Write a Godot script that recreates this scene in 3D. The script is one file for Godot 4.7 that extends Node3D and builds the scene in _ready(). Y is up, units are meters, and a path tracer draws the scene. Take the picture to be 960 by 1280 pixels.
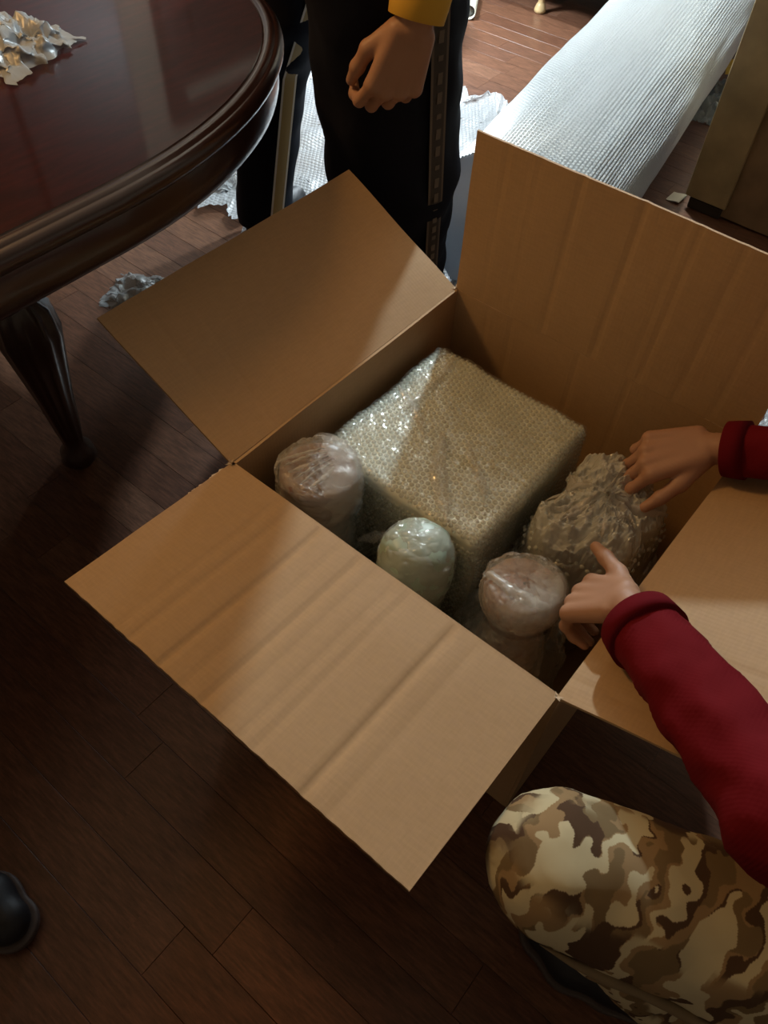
extends Node3D
# A wooden-floored room seen from standing height: an open carton on the floor is being packed with
# bubble-wrapped ornaments, between a mahogany table, a standing person and a squatting person.

const RIM := 0.45            # height of the carton's rim
const HX := 0.30             # half length of the carton
const HZ := 0.296            # half width of the carton
const FLAP := 0.306          # how far a flap reaches

var used := {}
var M := {}

# ------------------------------------------------------------------ naming

func numbered(called: String) -> String:
	if not used.has(called):
		used[called] = 0
		return called
	used[called] += 1
	return "%s_%03d" % [called, used[called]]

func tag(o: Node, label: String, category: String, group := "", kind := "") -> Node:
	o.set_meta("label", label)
	if category: o.set_meta("category", category)
	if group: o.set_meta("group", group)
	if kind: o.set_meta("kind", kind)
	return o

func thing(called: String, label: String, category: String, at := Vector3.ZERO, turn := 0.0, group := "") -> Node3D:
	var o := Node3D.new()
	o.name = numbered(called)
	add_child(o)
	o.position = at
	o.rotation.y = turn
	tag(o, label, category, group)
	return o

func part(called: String, mesh: Mesh, mat: Material, parent: Node = null) -> MeshInstance3D:
	var o := MeshInstance3D.new()
	o.mesh = mesh
	o.material_override = mat
	o.cast_shadow = GeometryInstance3D.SHADOW_CASTING_SETTING_ON
	if parent == null:
		o.name = numbered(called)
		add_child(o)
	else:
		var n := called
		var i := 0
		while parent.has_node(NodePath(n)):
			i += 1
			n = "%s_%03d" % [called, i]
		o.name = n
		parent.add_child(o, true)
	return o

# ------------------------------------------------------------------ mesh building

class Mb:
	var p := PackedVector3Array()
	var uv := PackedVector2Array()
	var ix := PackedInt32Array()

	func grid(nu: int, nv: int, f: Callable, su := 1.0, sv := 1.0, flip := false) -> Mb:
		# f(u, v), both 0..1, gives a point; front side clockwise for u x v pointing away, unless flipped
		var b := p.size()
		for j in nv + 1:
			for i in nu + 1:
				var u := float(i) / nu
				var v := float(j) / nv
				p.append(f.call(u, v))
				uv.append(Vector2(u * su, v * sv))
		for j in nv:
			for i in nu:
				var a := b + j * (nu + 1) + i
				var q := [a, a + 1, a + nu + 2, a + nu + 1]
				if flip: q = [a, a + nu + 1, a + nu + 2, a + 1]
				ix.append_array([q[0], q[2], q[1], q[0], q[3], q[2]])
		return self

	func poly(pts: Array, want: Vector3, uvs := []) -> Mb:
		# a flat convex polygon facing want
		var b := p.size()
		var n: Vector3 = (pts[2] - pts[0]).cross(pts[1] - pts[0])
		for k in pts.size():
			p.append(pts[k])
			uv.append(uvs[k] if uvs.size() else Vector2(pts[k].x + pts[k].y * 0.3, pts[k].z + pts[k].y))
		for k in range(1, pts.size() - 1):
			if n.dot(want) > 0: ix.append_array([b, b + k, b + k + 1])
			else: ix.append_array([b, b + k + 1, b + k])
		return self

	func box(size: Vector3, bev: float, xf := Transform3D.IDENTITY) -> Mb:
		# a box with chamfered edges
		var h := size * 0.5
		var pt := func(s: Vector3, axis: int) -> Vector3:
			var q := Vector3(s.x * h.x, s.y * h.y, s.z * h.z)
			for a in 3:
				if a != axis: q[a] -= s[a] * bev
			return q
		for axis in 3:
			for s in [-1.0, 1.0]:
				var c := []
				for e in [[-1.0, -1.0], [1.0, -1.0], [1.0, 1.0], [-1.0, 1.0]]:
					var sg := Vector3.ZERO
					sg[axis] = s
					sg[(axis + 1) % 3] = e[0]
					sg[(axis + 2) % 3] = e[1]
					c.append(xf * (pt.call(sg, axis) as Vector3))
				var w := Vector3.ZERO
				w[axis] = s
				var u2 := []
				for e in [[0, 0], [1, 0], [1, 1], [0, 1]]:
					var w2 := Vector2(e[0] * size[(axis + 1) % 3], e[1] * size[(axis + 2) % 3])
					u2.append(Vector2(w2.y, w2.x) if axis == 1 else w2)
				poly(c, xf.basis * w, u2)
		if bev <= 0.0: return self
		for axis in 3:
			var a1 := (axis + 1) % 3
			var a2 := (axis + 2) % 3
			for s in [-1.0, 1.0]:
				for t in [-1.0, 1.0]:
					var c := []
					for e in [[-1.0, a1], [1.0, a1], [1.0, a2], [-1.0, a2]]:
						var sg := Vector3.ZERO
						sg[axis] = e[0]
						sg[a1] = s
						sg[a2] = t
						c.append(xf * (pt.call(sg, e[1]) as Vector3))
					var w := Vector3.ZERO
					w[a1] = s
					w[a2] = t
					poly(c, xf.basis * w)
		for sx in [-1.0, 1.0]:
			for sy in [-1.0, 1.0]:
				for sz in [-1.0, 1.0]:
					var sg := Vector3(sx, sy, sz)
					poly([xf * (pt.call(sg, 0) as Vector3), xf * (pt.call(sg, 1) as Vector3), xf * (pt.call(sg, 2) as Vector3)], xf.basis * sg)
		return self

	func lathe(prof: Array, segs: int, xf := Transform3D.IDENTITY, warp = null) -> Mb:
		# prof: Vector2(radius, height) from bottom to top
		var f := func(u: float, v: float) -> Vector3:
			var t := v * (prof.size() - 1)
			var k := mini(int(t), prof.size() - 2)
			var q: Vector2 = prof[k].lerp(prof[k + 1], t - k)
			var th := u * TAU
			var w := Vector3(cos(th) * q.x, q.y, sin(th) * q.x)
			if warp != null: w = warp.call(w, th)
			return xf * w
		return grid(segs, (prof.size() - 1), f, 1.0, 1.0, true)

	func tube(path: Array, radii: Array, segs: int, squash := 1.0, upv := Vector3.UP) -> Mb:
		# a round bar along a path, its ends closed
		var n := path.size()
		var rings := []
		for k in n:
			var d: Vector3 = (path[mini(k + 1, n - 1)] - path[maxi(k - 1, 0)]).normalized()
			var s := d.cross(upv)
			if s.length() < 0.05: s = d.cross(Vector3.RIGHT)
			s = s.normalized()
			rings.append([path[k], s, s.cross(d).normalized(), radii[mini(k, radii.size() - 1)]])
		var f := func(u: float, v: float) -> Vector3:
			var k := int(round(v * (n + 1))) - 1
			var rr: float = 0.0 if k < 0 or k >= n else 1.0
			var q: Array = rings[clampi(k, 0, n - 1)]
			var c: Vector3 = q[0]
			return c + (q[1] * cos(u * TAU) + q[2] * sin(u * TAU) * squash) * (q[3] as float) * rr
		return grid(segs, n + 1, f, 1.0, 1.0, true)

	func rounded(size: Vector3, r: float, n: int, warp = null, xf := Transform3D.IDENTITY) -> Mb:
		# a box with round edges, finely divided; warp(point, normal) may move points
		var h := size * 0.5
		var core := h - Vector3.ONE * r
		for axis in 3:
			for s in [-1.0, 1.0]:
				var a1 := (axis + 1) % 3
				var a2 := (axis + 2) % 3
				var f := func(u: float, v: float) -> Vector3:
					var q := Vector3.ZERO
					q[axis] = s * h[axis]
					q[a1] = (u * 2 - 1) * h[a1]
					q[a2] = (v * 2 - 1) * h[a2]
					var c := q.clamp(-core, core)
					var d := (q - c).normalized()
					q = c + d * r
					if warp != null: q = warp.call(q, d)
					return xf * q
				grid(n, n, f, size[a1], size[a2], s > 0)
		return self

	func commit(smooth := true) -> ArrayMesh:
		var nn := PackedVector3Array()
		nn.resize(p.size())
		for k in range(0, ix.size(), 3):
			var a := p[ix[k]]
			var n := (p[ix[k + 2]] - a).cross(p[ix[k + 1]] - a)
			for e in 3: nn[ix[k + e]] += n
		# weld normals at coincident points of seams that run smoothly on
		var at := {}
		for k in (p.size() if smooth else 0):
			var key := Vector3i(p[k] * 20000.0)
			if at.has(key): at[key].append(k)
			else: at[key] = [k]
		for key in at:
			var l: Array = at[key]
			if l.size() < 2: continue
			var fixed := []
			for i in l.size():
				var sum := Vector3.ZERO
				var own := nn[l[i]].normalized()
				for j in l:
					if nn[j].normalized().dot(own) > 0.6: sum += nn[j]
				fixed.append([l[i], sum])
			for e in fixed:
				nn[e[0]] = e[1]
		for k in nn.size():
			nn[k] = nn[k].normalized() if nn[k].length() > 1e-14 else Vector3.UP
		var arr := []
		arr.resize(Mesh.ARRAY_MAX)
		arr[Mesh.ARRAY_VERTEX] = p
		arr[Mesh.ARRAY_NORMAL] = nn
		arr[Mesh.ARRAY_TEX_UV] = uv
		arr[Mesh.ARRAY_INDEX] = ix
		var m := ArrayMesh.new()
		m.add_surface_from_arrays(Mesh.PRIMITIVE_TRIANGLES, arr)
		return m

# A field of tapered capsules joined smoothly, meshed as surface nets.
# bones: [a, b, ra, rb]; cuts: [point, outward normal, reach]
func nets(out: Mb, bones: Array, cell: float, k: float, amp := 0.0, nz: FastNoiseLite = null, cuts := [], uvbones := []) -> void:
	var lo := Vector3.ONE * 1e9
	var hi := -lo
	for b in bones:
		var r: float = maxf(b[2], b[3]) + cell * 3 + k * 0.3 + absf(amp)
		lo = lo.min(b[0] - Vector3.ONE * r).min(b[1] - Vector3.ONE * r)
		hi = hi.max(b[0] + Vector3.ONE * r).max(b[1] + Vector3.ONE * r)
	var nx := int((hi.x - lo.x) / cell) + 2
	var ny := int((hi.y - lo.y) / cell) + 2
	var nzz := int((hi.z - lo.z) / cell) + 2
	var sy := nx
	var sz := nx * ny
	var d := PackedFloat32Array()
	d.resize(nx * ny * nzz)
	d.fill(1.0)
	for b in bones:
		var a: Vector3 = b[0]
		var e: Vector3 = b[1]
		var ra: float = b[2]
		var rb: float = b[3]
		var r: float = maxf(ra, rb) + cell * 2.5 + k + absf(amp)
		var l := ((a.min(e) - Vector3.ONE * r) - lo) / cell
		var h := ((a.max(e) + Vector3.ONE * r) - lo) / cell
		var ab := e - a
		var il := 1.0 / maxf(ab.length_squared(), 1e-9)
		for z in range(maxi(0, int(l.z)), mini(nzz - 1, int(h.z) + 1) + 1):
			for y in range(maxi(0, int(l.y)), mini(ny - 1, int(h.y) + 1) + 1):
				var row := z * sz + y * sy
				for x in range(maxi(0, int(l.x)), mini(nx - 1, int(h.x) + 1) + 1):
					var q := lo + Vector3(x, y, z) * cell - a
					var t := clampf(q.dot(ab) * il, 0.0, 1.0)
					var v := (q - ab * t).length() - (ra + (rb - ra) * t)
					var o := d[row + x]
					if o < 0.9:
						var s := maxf(k - absf(o - v), 0.0)
						d[row + x] = minf(o, v) - (s * s / (4.0 * k) if k > 0 else 0.0)
					elif v < o:
						d[row + x] = v
	if nz != null or cuts.size():
		for z in nzz:
			for y in ny:
				var row := z * sz + y * sy
				for x in nx:
					var v := d[row + x]
					if absf(v) > cell * 3 + absf(amp) and v > 0: continue
					if v > 0.9: continue
					var q := lo + Vector3(x, y, z) * cell
					if nz != null: v += amp * nz.get_noise_3dv(q)
					for c in cuts:
						var w: Vector3 = q - c[0]
						if w.length() < c[2]: v = maxf(v, w.dot(c[1]))
					d[row + x] = v
	var id := PackedInt32Array()
	id.resize(d.size())
	id.fill(-1)
	var base := out.p.size()
	var grads := PackedVector3Array()
	var offs := [0, 1, sy, sy + 1, sz, sz + 1, sz + sy, sz + sy + 1]
	var edges := [[0, 1], [2, 3], [4, 5], [6, 7], [0, 2], [1, 3], [4, 6], [5, 7], [0, 4], [1, 5], [2, 6], [3, 7]]
	var lim := cell * 3.2
	for z in nzz - 1:
		for y in ny - 1:
			var row := z * sz + y * sy
			for x in nx - 1:
				var i := row + x
				var v0 := d[i]
				if v0 > lim or v0 < -lim: continue
				var any_in := false
				var any_out := false
				for o in offs:
					if d[i + o] < 0.0: any_in = true
					else: any_out = true
				if not (any_in and any_out): continue
				var sum := Vector3.ZERO
				var n := 0
				for ed in edges:
					var va := d[i + offs[ed[0]]]
					var vb := d[i + offs[ed[1]]]
					if (va < 0.0) == (vb < 0.0): continue
					var t := va / (va - vb)
					var ca: int = ed[0]
					var cb: int = ed[1]
					var pa := Vector3(ca & 1, (ca >> 1) & 1, ca >> 2)
					sum += pa + (Vector3(cb & 1, (cb >> 1) & 1, cb >> 2) - pa) * t
					n += 1
				id[i] = out.p.size()
				var pos := lo + (Vector3(x, y, z) + sum / n) * cell
				out.p.append(pos)
				grads.append(Vector3(d[i + 1] + d[i + 1 + sy] - d[i] - d[i + sy], d[i + sy] + d[i + sy + 1] - d[i] - d[i + 1], d[i + sz] + d[i + sz + 1] - d[i] - d[i + 1]))
				var uvv := Vector2(pos.x, pos.z)
				if uvbones.size():
					var bestd := 1e9
					for ub in uvbones:
						var ab: Vector3 = ub[1] - ub[0]
						var t := clampf((pos - ub[0]).dot(ab) / ab.length_squared(), -0.15, 1.15)
						var w: Vector3 = pos - ub[0] - ab * t
						var dd: float = w.length() - lerpf(ub[2], ub[3], clampf(t, 0, 1))
						if dd < bestd:
							bestd = dd
							var dir := ab.normalized()
							var top := (Vector3.UP - dir * dir.y).normalized()
							var side := dir.cross(top)
							var ang := atan2(w.dot(side), w.dot(top))
							uvv = Vector2((ub[4] as float) + t * ab.length(), ang * 0.10)
				out.uv.append(uvv)
	for z in range(1, nzz - 1):
		for y in range(1, ny - 1):
			var row := z * sz + y * sy
			for x in range(1, nx - 1):
				var i := row + x
				var v0 := d[i]
				if v0 > lim or v0 < -lim: continue
				for ax in 3:
					var st: int = [1, sy, sz][ax]
					if (v0 < 0.0) == (d[i + st] < 0.0): continue
					var s1: int = [sy, sz, 1][ax]
					var s2: int = [sz, 1, sy][ax]
					var q := [id[i - s1 - s2], id[i - s2], id[i], id[i - s1]]
					if q[0] < 0 or q[1] < 0 or q[2] < 0 or q[3] < 0: continue
					if v0 >= 0.0: out.ix.append_array([q[0], q[1], q[2], q[0], q[2], q[3]])
					else: out.ix.append_array([q[0], q[2], q[1], q[0], q[3], q[2]])

# The bones of one hand. f: where straight fingers point, n: where the palm faces, side: +1 left hand, -1 right hand
func hand_bones(wrist: Vector3, f: Vector3, n: Vector3, side: float, curls: Array, thumb: Array, sc := 1.0) -> Array:
	f = f.normalized()
	n = (n - f * n.dot(f)).normalized()
	var s := (n.cross(f) * side).normalized()          # towards the thumb
	var B := []
	var offs := [0.031, 0.0105, -0.0105, -0.030]
	var reach := [0.086, 0.090, 0.085, 0.076]
	var lens := [[0.042, 0.026, 0.021], [0.047, 0.030, 0.022], [0.043, 0.028, 0.021], [0.034, 0.020, 0.019]]
	for i in 4:
		var root: Vector3 = wrist + (s * offs[i] * 0.62) * sc
		var kn: Vector3 = wrist + (f * reach[i] + s * offs[i] - n * 0.002) * sc
		B.append([root + f * 0.010 * sc, kn, 0.0155 * sc, 0.0125 * sc])
		var ang := 0.0
		var q := kn
		var fan: Vector3 = (f + s * offs[i] * 3.2).normalized()
		for j in 3:
			ang += deg_to_rad(curls[i][j])
			var dir := fan * cos(ang) + n * sin(ang)
			var e: Vector3 = q + dir * lens[i][j] * sc
			var r0: float = [0.0098, 0.0088, 0.0080, 0.0068][j] * (0.88 if i == 3 else 1.0) * sc
			var r1: float = [0.0098, 0.0088, 0.0080, 0.0068][j + 1] * (0.88 if i == 3 else 1.0) * sc
			B.append([q, e, r0, r1])
			q = e
	B.append([wrist + (f * 0.02 + n * 0.006) * sc, wrist + (f * 0.066 + n * 0.005) * sc, 0.0165 * sc, 0.0155 * sc])
	var t0: Vector3 = wrist + (f * 0.014 + s * 0.020 + n * 0.008) * sc
	var q := t0
	for j in 3:
		var dd: Vector3 = (f * thumb[j][0] + s * thumb[j][1] + n * thumb[j][2]).normalized()
		var e: Vector3 = q + dd * [0.046, 0.034, 0.027][j] * sc
		B.append([q, e, [0.0165, 0.0115, 0.0100][j] * sc, [0.0120, 0.0102, 0.0080][j] * sc])
		q = e
	return B

# ------------------------------------------------------------------ textures and materials

func noise(freq: float, seed_: int, octaves := 3, kind := FastNoiseLite.TYPE_SIMPLEX_SMOOTH) -> FastNoiseLite:
	var n := FastNoiseLite.new()
	n.noise_type = kind
	n.frequency = freq
	n.seed = seed_
	n.fractal_octaves = octaves
	return n

func crumple(freq: float, seed_: int) -> FastNoiseLite:
	var n := noise(freq, seed_, 2, FastNoiseLite.TYPE_CELLULAR)
	n.cellular_return_type = FastNoiseLite.RETURN_DISTANCE2_SUB
	n.fractal_type = FastNoiseLite.FRACTAL_FBM
	return n

func ridged(freq: float, seed_: int) -> FastNoiseLite:
	var n := noise(freq, seed_, 3)
	n.fractal_type = FastNoiseLite.FRACTAL_RIDGED
	n.domain_warp_enabled = true
	n.domain_warp_amplitude = 0.02
	n.domain_warp_frequency = 18.0
	return n

func tex(w: int, h: int, f: Callable) -> ImageTexture:
	var im := Image.create(w, h, false, Image.FORMAT_RGB8)
	for y in h:
		for x in w:
			im.set_pixel(x, y, f.call(x, y))
	return ImageTexture.create_from_image(im)

func lin(r: float, g: float, b: float) -> Color:
	return Color(r, g, b).linear_to_srgb()

func mat(c: Color, rough := 0.6, metal := 0.0) -> StandardMaterial3D:
	var m := StandardMaterial3D.new()
	m.albedo_color = c
	m.roughness = rough
	m.metallic = metal
	return m

func film(c: Color, alpha: float, rough: float, bump: Texture2D, depth: float, scale: float) -> StandardMaterial3D:
	var m := mat(Color(c.r, c.g, c.b, alpha), rough)
	m.transparency = BaseMaterial3D.TRANSPARENCY_ALPHA
	m.cull_mode = BaseMaterial3D.CULL_DISABLED
	if bump:
		m.heightmap_enabled = true
		m.heightmap_texture = bump
		m.heightmap_scale = depth
		m.uv1_triplanar = true
		m.uv1_scale = Vector3.ONE * scale
	return m

func make_materials() -> void:
	# corrugated board: flutes run along v; one repeat is 16 flutes
	var n1 := noise(0.02, 3, 4)
	var n2 := noise(0.15, 4, 2)
	M.board_color = tex(256, 256, func(x: int, y: int) -> Color:
		var s := 0.5 + 0.5 * cos(x / 256.0 * TAU * 16)
		var v := 0.94 + 0.008 * s + 0.03 * n1.get_noise_2d(x * 0.6, y * 4.0) + 0.02 * n2.get_noise_2d(x * 3.0, y * 0.1)
		return Color(v, v, v * (0.99 + 0.02 * n1.get_noise_2d(y, x))))
	M.board_bump = tex(256, 256, func(x: int, y: int) -> Color:
		var s := 0.5 + 0.36 * cos(x / 256.0 * TAU * 16) + 0.08 * n2.get_noise_2d(x, y * 0.05)
		return Color(s, s, s))
	var b := mat(lin(0.49, 0.315, 0.165), 0.72)
	b.albedo_texture = M.board_color
	b.heightmap_enabled = true
	b.heightmap_texture = M.board_bump
	b.heightmap_scale = 0.010
	b.uv1_scale = Vector3(9.0, 9.0, 1)
	M.board = b
	M.board_edge = mat(lin(0.42, 0.28, 0.16), 0.85)
	M.board_torn = mat(lin(0.62, 0.50, 0.36), 0.9)
	# bubble sheet: hexagonal domes, one repeat holds 8 x ~7 bubbles
	M.bubbles = tex(256, 256, func(x: int, y: int) -> Color:
		var u := x / 256.0 * 6.0
		var v := y / 256.0 * 6.0
		var best := 9.0
		for r in [floor(v) - 1, floor(v), floor(v) + 1]:
			var off := 0.5 if posmod(int(r), 2) == 1 else 0.0
			for k in [floor(u) - 1, floor(u), floor(u) + 1]:
				best = minf(best, Vector2(u - k - off - 0.25, v - r - 0.5).length())
		var hgt := sqrt(maxf(0.0, 1.0 - pow(best / 0.42, 2.0)))
		hgt = pow(hgt, 0.7)
		return Color(hgt, hgt, hgt))
	var cr := crumple(0.012, 8)
	var cr2 := crumple(0.04, 9)
	M.crease = tex(512, 512, func(x: int, y: int) -> Color:
		# wraps round by blending two copies
		var a := x / 512.0
		var c := 0.0
		var w := absf(a * 2 - 1)
		c = lerpf(cr.get_noise_2d(x, y), cr.get_noise_2d(x + 512 if x < 256 else x - 512, y), smoothstep(0.7, 1.0, w) * 0.5)
		c += 0.4 * cr2.get_noise_2d(x, y)
		var h := clampf(0.5 + c * 0.5, 0, 1)
		return Color(h, h, h))
	# camouflage print: long drips across the leg
	var c1 := noise(1.0, 21, 1)
	var c2 := noise(1.0, 22, 1)
	var c3 := noise(1.0, 23, 1)
	var wv := noise(1.0, 24, 2)
	M.camo_tex = tex(768, 768, func(x: int, y: int) -> Color:
		var u := x / 768.0 * 0.9
		var v := y / 768.0 * 0.9
		var wx := u + 0.020 * wv.get_noise_2d(u * 26, v * 20)
		var wy := v + 0.030 * wv.get_noise_2d(u * 26 + 40, v * 20 + 9)
		var a := c1.get_noise_2d(wx * 22, wy * 6.5)
		var bb := c2.get_noise_2d(wx * 20 + 7, wy * 7 + 5)
		var cc := c3.get_noise_2d(wx * 22 + 70, wy * 8 + 50)
		if a > 0.22: return lin(0.54, 0.49, 0.32)
		if bb > 0.24: return lin(0.085, 0.05, 0.03)
		if cc > 0.05: return lin(0.30, 0.205, 0.105)
		return lin(0.19, 0.135, 0.07))
	var cm := mat(Color.WHITE, 0.85)
	cm.albedo_texture = M.camo_tex
	cm.uv1_triplanar = true
	cm.uv1_triplanar_sharpness = 12.0
	cm.uv1_scale = Vector3.ONE / 0.9
	cm.uv1_offset = Vector3(-0.25, 0.1, 0.35)
	M.camo = cm
	cm.metallic_specular = 0.25
	M.camo_hem = mat(lin(0.20, 0.15, 0.085), 0.85)
	# wood
	var g1 := noise(1.0, 31, 4)
	M.grain = tex(512, 256, func(x: int, y: int) -> Color:
		var v := 0.80 + 0.22 * g1.get_noise_2d(x * 0.012, y * 0.16) + 0.10 * g1.get_noise_2d(x * 0.05 + 60, y * 0.6)
		return Color(v, v * 0.98, v * 0.96))
	M.planks = []
	for t in [lin(0.200, 0.092, 0.054), lin(0.165, 0.073, 0.043), lin(0.240, 0.118, 0.072), lin(0.185, 0.086, 0.053)]:
		var w := mat(t, 0.36)
		w.albedo_texture = M.grain
		w.uv1_scale = Vector3(2.2, 3.0, 1)
		M.planks.append(w)
	var mg := mat(lin(0.046, 0.007, 0.005), 0.32)
	mg.metallic_specular = 0.2
	mg.albedo_texture = M.grain
	mg.uv1_scale = Vector3(1.2, 1.2, 1)
	mg.clearcoat_enabled = true
	mg.clearcoat = 0.5
	mg.clearcoat_roughness = 0.07
	M.mahogany = mg
	var md := mat(lin(0.030, 0.010, 0.007), 0.34)
	md.clearcoat_enabled = true
	md.clearcoat = 0.7
	md.clearcoat_roughness = 0.16
	M.mahogany_dark = md
	# people
	M.skin = mat(lin(0.38, 0.205, 0.125), 0.55)
	M.skin.subsurf_scatter_enabled = true
	M.skin.subsurf_scatter_strength = 0.08
	M.nail = mat(lin(0.48, 0.29, 0.21), 0.35)
	var kn := noise(0.3, 41, 2)
	M.knit = tex(128, 128, func(x: int, y: int) -> Color:
		var v := 0.5 + 0.25 * sin(x / 128.0 * TAU * 16) + 0.25 * kn.get_noise_2d(x, y)
		return Color(v, v, v))
	M.red = mat(lin(0.135, 0.0055, 0.010), 0.8)
	M.red.metallic_specular = 0.2
	M.red.heightmap_enabled = true
	M.red.heightmap_texture = M.knit
	M.red.heightmap_scale = 0.03
	M.red.uv1_triplanar = true
	M.red.uv1_scale = Vector3.ONE * 14
	M.red_cuff = mat(lin(0.115, 0.005, 0.010), 0.85)
	M.red_cuff.metallic_specular = 0.2
	M.navy = mat(lin(0.0065, 0.0075, 0.014), 0.75)
	M.navy.metallic_specular = 0.25
	M.jacket = mat(lin(0.0065, 0.0075, 0.013), 0.7)
	M.yellow = mat(lin(0.62, 0.36, 0.035), 0.75)
	M.gold = mat(lin(0.33, 0.22, 0.07), 0.6)
	M.stripe_dark = mat(lin(0.035, 0.026, 0.020), 0.6)
	M.stripe_pale = mat(lin(0.11, 0.085, 0.065), 0.6)
	M.cream = mat(lin(0.60, 0.55, 0.45), 0.6)
	M.hair = mat(lin(0.012, 0.009, 0.007), 0.5)
	M.white_eye = mat(lin(0.7, 0.68, 0.64), 0.3)
	M.lip = mat(lin(0.30, 0.12, 0.09), 0.5)
	M.shoe = mat(lin(0.006, 0.007, 0.011), 0.55)
	M.sole = mat(lin(0.060, 0.045, 0.042), 0.6)
	# plastics
	M.clear = film(Color(0.85, 0.88, 0.86), 0.10, 0.06, M.crease, 0.35, 6.0)
	M.haze = film(lin(0.60, 0.60, 0.54), 0.30, 0.09, M.crease, 0.35, 8.0)
	M.wrapfilm = film(lin(0.62, 0.61, 0.55), 0.20, 0.09, M.bubbles, 0.30, 15.0)
	M.sheetfilm = film(lin(0.82, 0.84, 0.76), 0.42, 0.12, null, 0, 1)
	M.pleat = film(lin(0.72, 0.74, 0.68), 0.13, 0.08, M.crease, 0.6, 7.0)
	M.bubblefilm = film(lin(0.70, 0.74, 0.68), 0.20, 0.09, M.bubbles, 0.30, 15.0)
	M.milky = film(lin(0.56, 0.54, 0.49), 0.55, 0.22, M.crease, 0.15, 9.0)
	M.milky.metallic_specular = 0.4
	M.milky_soft = film(lin(0.62, 0.59, 0.52), 0.26, 0.28, null, 0, 1)
	M.scrapfilm = film(lin(0.36, 0.40, 0.42), 0.60, 0.30, M.crease, 0.1, 9.0)
	M.bubble = film(lin(0.62, 0.66, 0.58), 0.40, 0.07, null, 0, 1)
	var rl := mat(lin(0.84, 0.88, 0.90), 0.34)
	rl.clearcoat_enabled = true
	rl.clearcoat = 0.5
	rl.clearcoat_roughness = 0.25
	rl.heightmap_enabled = true
	rl.heightmap_texture = M.bubbles
	rl.heightmap_scale = 0.10
	rl.uv1_scale = Vector3(20, 22, 1)
	rl.backlight_enabled = true
	rl.backlight = Color(0.46, 0.50, 0.53)
	M.roll = rl
	M.roll_end = mat(lin(0.78, 0.84, 0.90), 0.5)
	M.roll_end.backlight_enabled = true
	M.roll_end.backlight = Color(0.85, 0.92, 1.0)
	var sh := film(lin(0.44, 0.47, 0.50), 0.72, 0.30, M.bubbles, 0.2, 12.0)
	M.sheet = sh
	# room
	M.wall = mat(lin(0.36, 0.30, 0.23), 0.85)
	M.ceiling = mat(lin(0.44, 0.36, 0.27), 0.9)
	M.darkwood = mat(lin(0.035, 0.016, 0.010), 0.4)
	M.darkwood.albedo_texture = M.grain
	M.underfloor = mat(lin(0.03, 0.02, 0.015), 0.9)
	var bt := noise(0.03, 51, 4)
	M.brown_tex = tex(256, 256, func(x: int, y: int) -> Color:
		var v := 0.9 + 0.12 * bt.get_noise_2d(x, y)
		return Color(v, v, v))
	M.tan = mat(lin(0.42, 0.315, 0.155), 0.7)
	M.tan.albedo_texture = M.brown_tex
	M.tan_dark = mat(lin(0.30, 0.195, 0.100), 0.75)
	M.tan_dark.albedo_texture = M.brown_tex
	M.black = mat(lin(0.035, 0.025, 0.015), 0.8)
	M.sofa = mat(lin(0.045, 0.033, 0.026), 0.8)
	M.brass = mat(lin(0.50, 0.36, 0.18), 0.4)
	M.olive = mat(lin(0.70, 0.74, 0.64), 0.42)
	M.olive.clearcoat_enabled = true
	M.olive.clearcoat = 0.6
	M.olive.clearcoat_roughness = 0.12
	M.olive.heightmap_enabled = true
	M.olive.heightmap_texture = M.crease
	M.olive.heightmap_scale = 0.3
	M.olive.uv1_triplanar = true
	M.olive.uv1_scale = Vector3.ONE * 7
	M.brown_jar = mat(lin(0.21, 0.085, 0.040), 0.5)
	M.green_vase = mat(lin(0.33, 0.42, 0.34), 0.4)
	M.pink_jar = mat(lin(0.34, 0.185, 0.125), 0.5)
	M.dark_core = mat(lin(0.17, 0.16, 0.135), 0.4)
	M.dark_core.clearcoat_enabled = true
	M.dark_core.clearcoat = 1.0
	M.dark_core.clearcoat_roughness = 0.13
	M.dark_core.heightmap_enabled = true
	M.dark_core.heightmap_texture = M.crease
	M.dark_core.heightmap_scale = 0.5
	M.dark_core.uv1_triplanar = true
	M.dark_core.uv1_scale = Vector3.ONE * 7
	M.yellow_label = mat(lin(0.60, 0.38, 0.06), 0.6)

# ------------------------------------------------------------------ the scene

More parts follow.
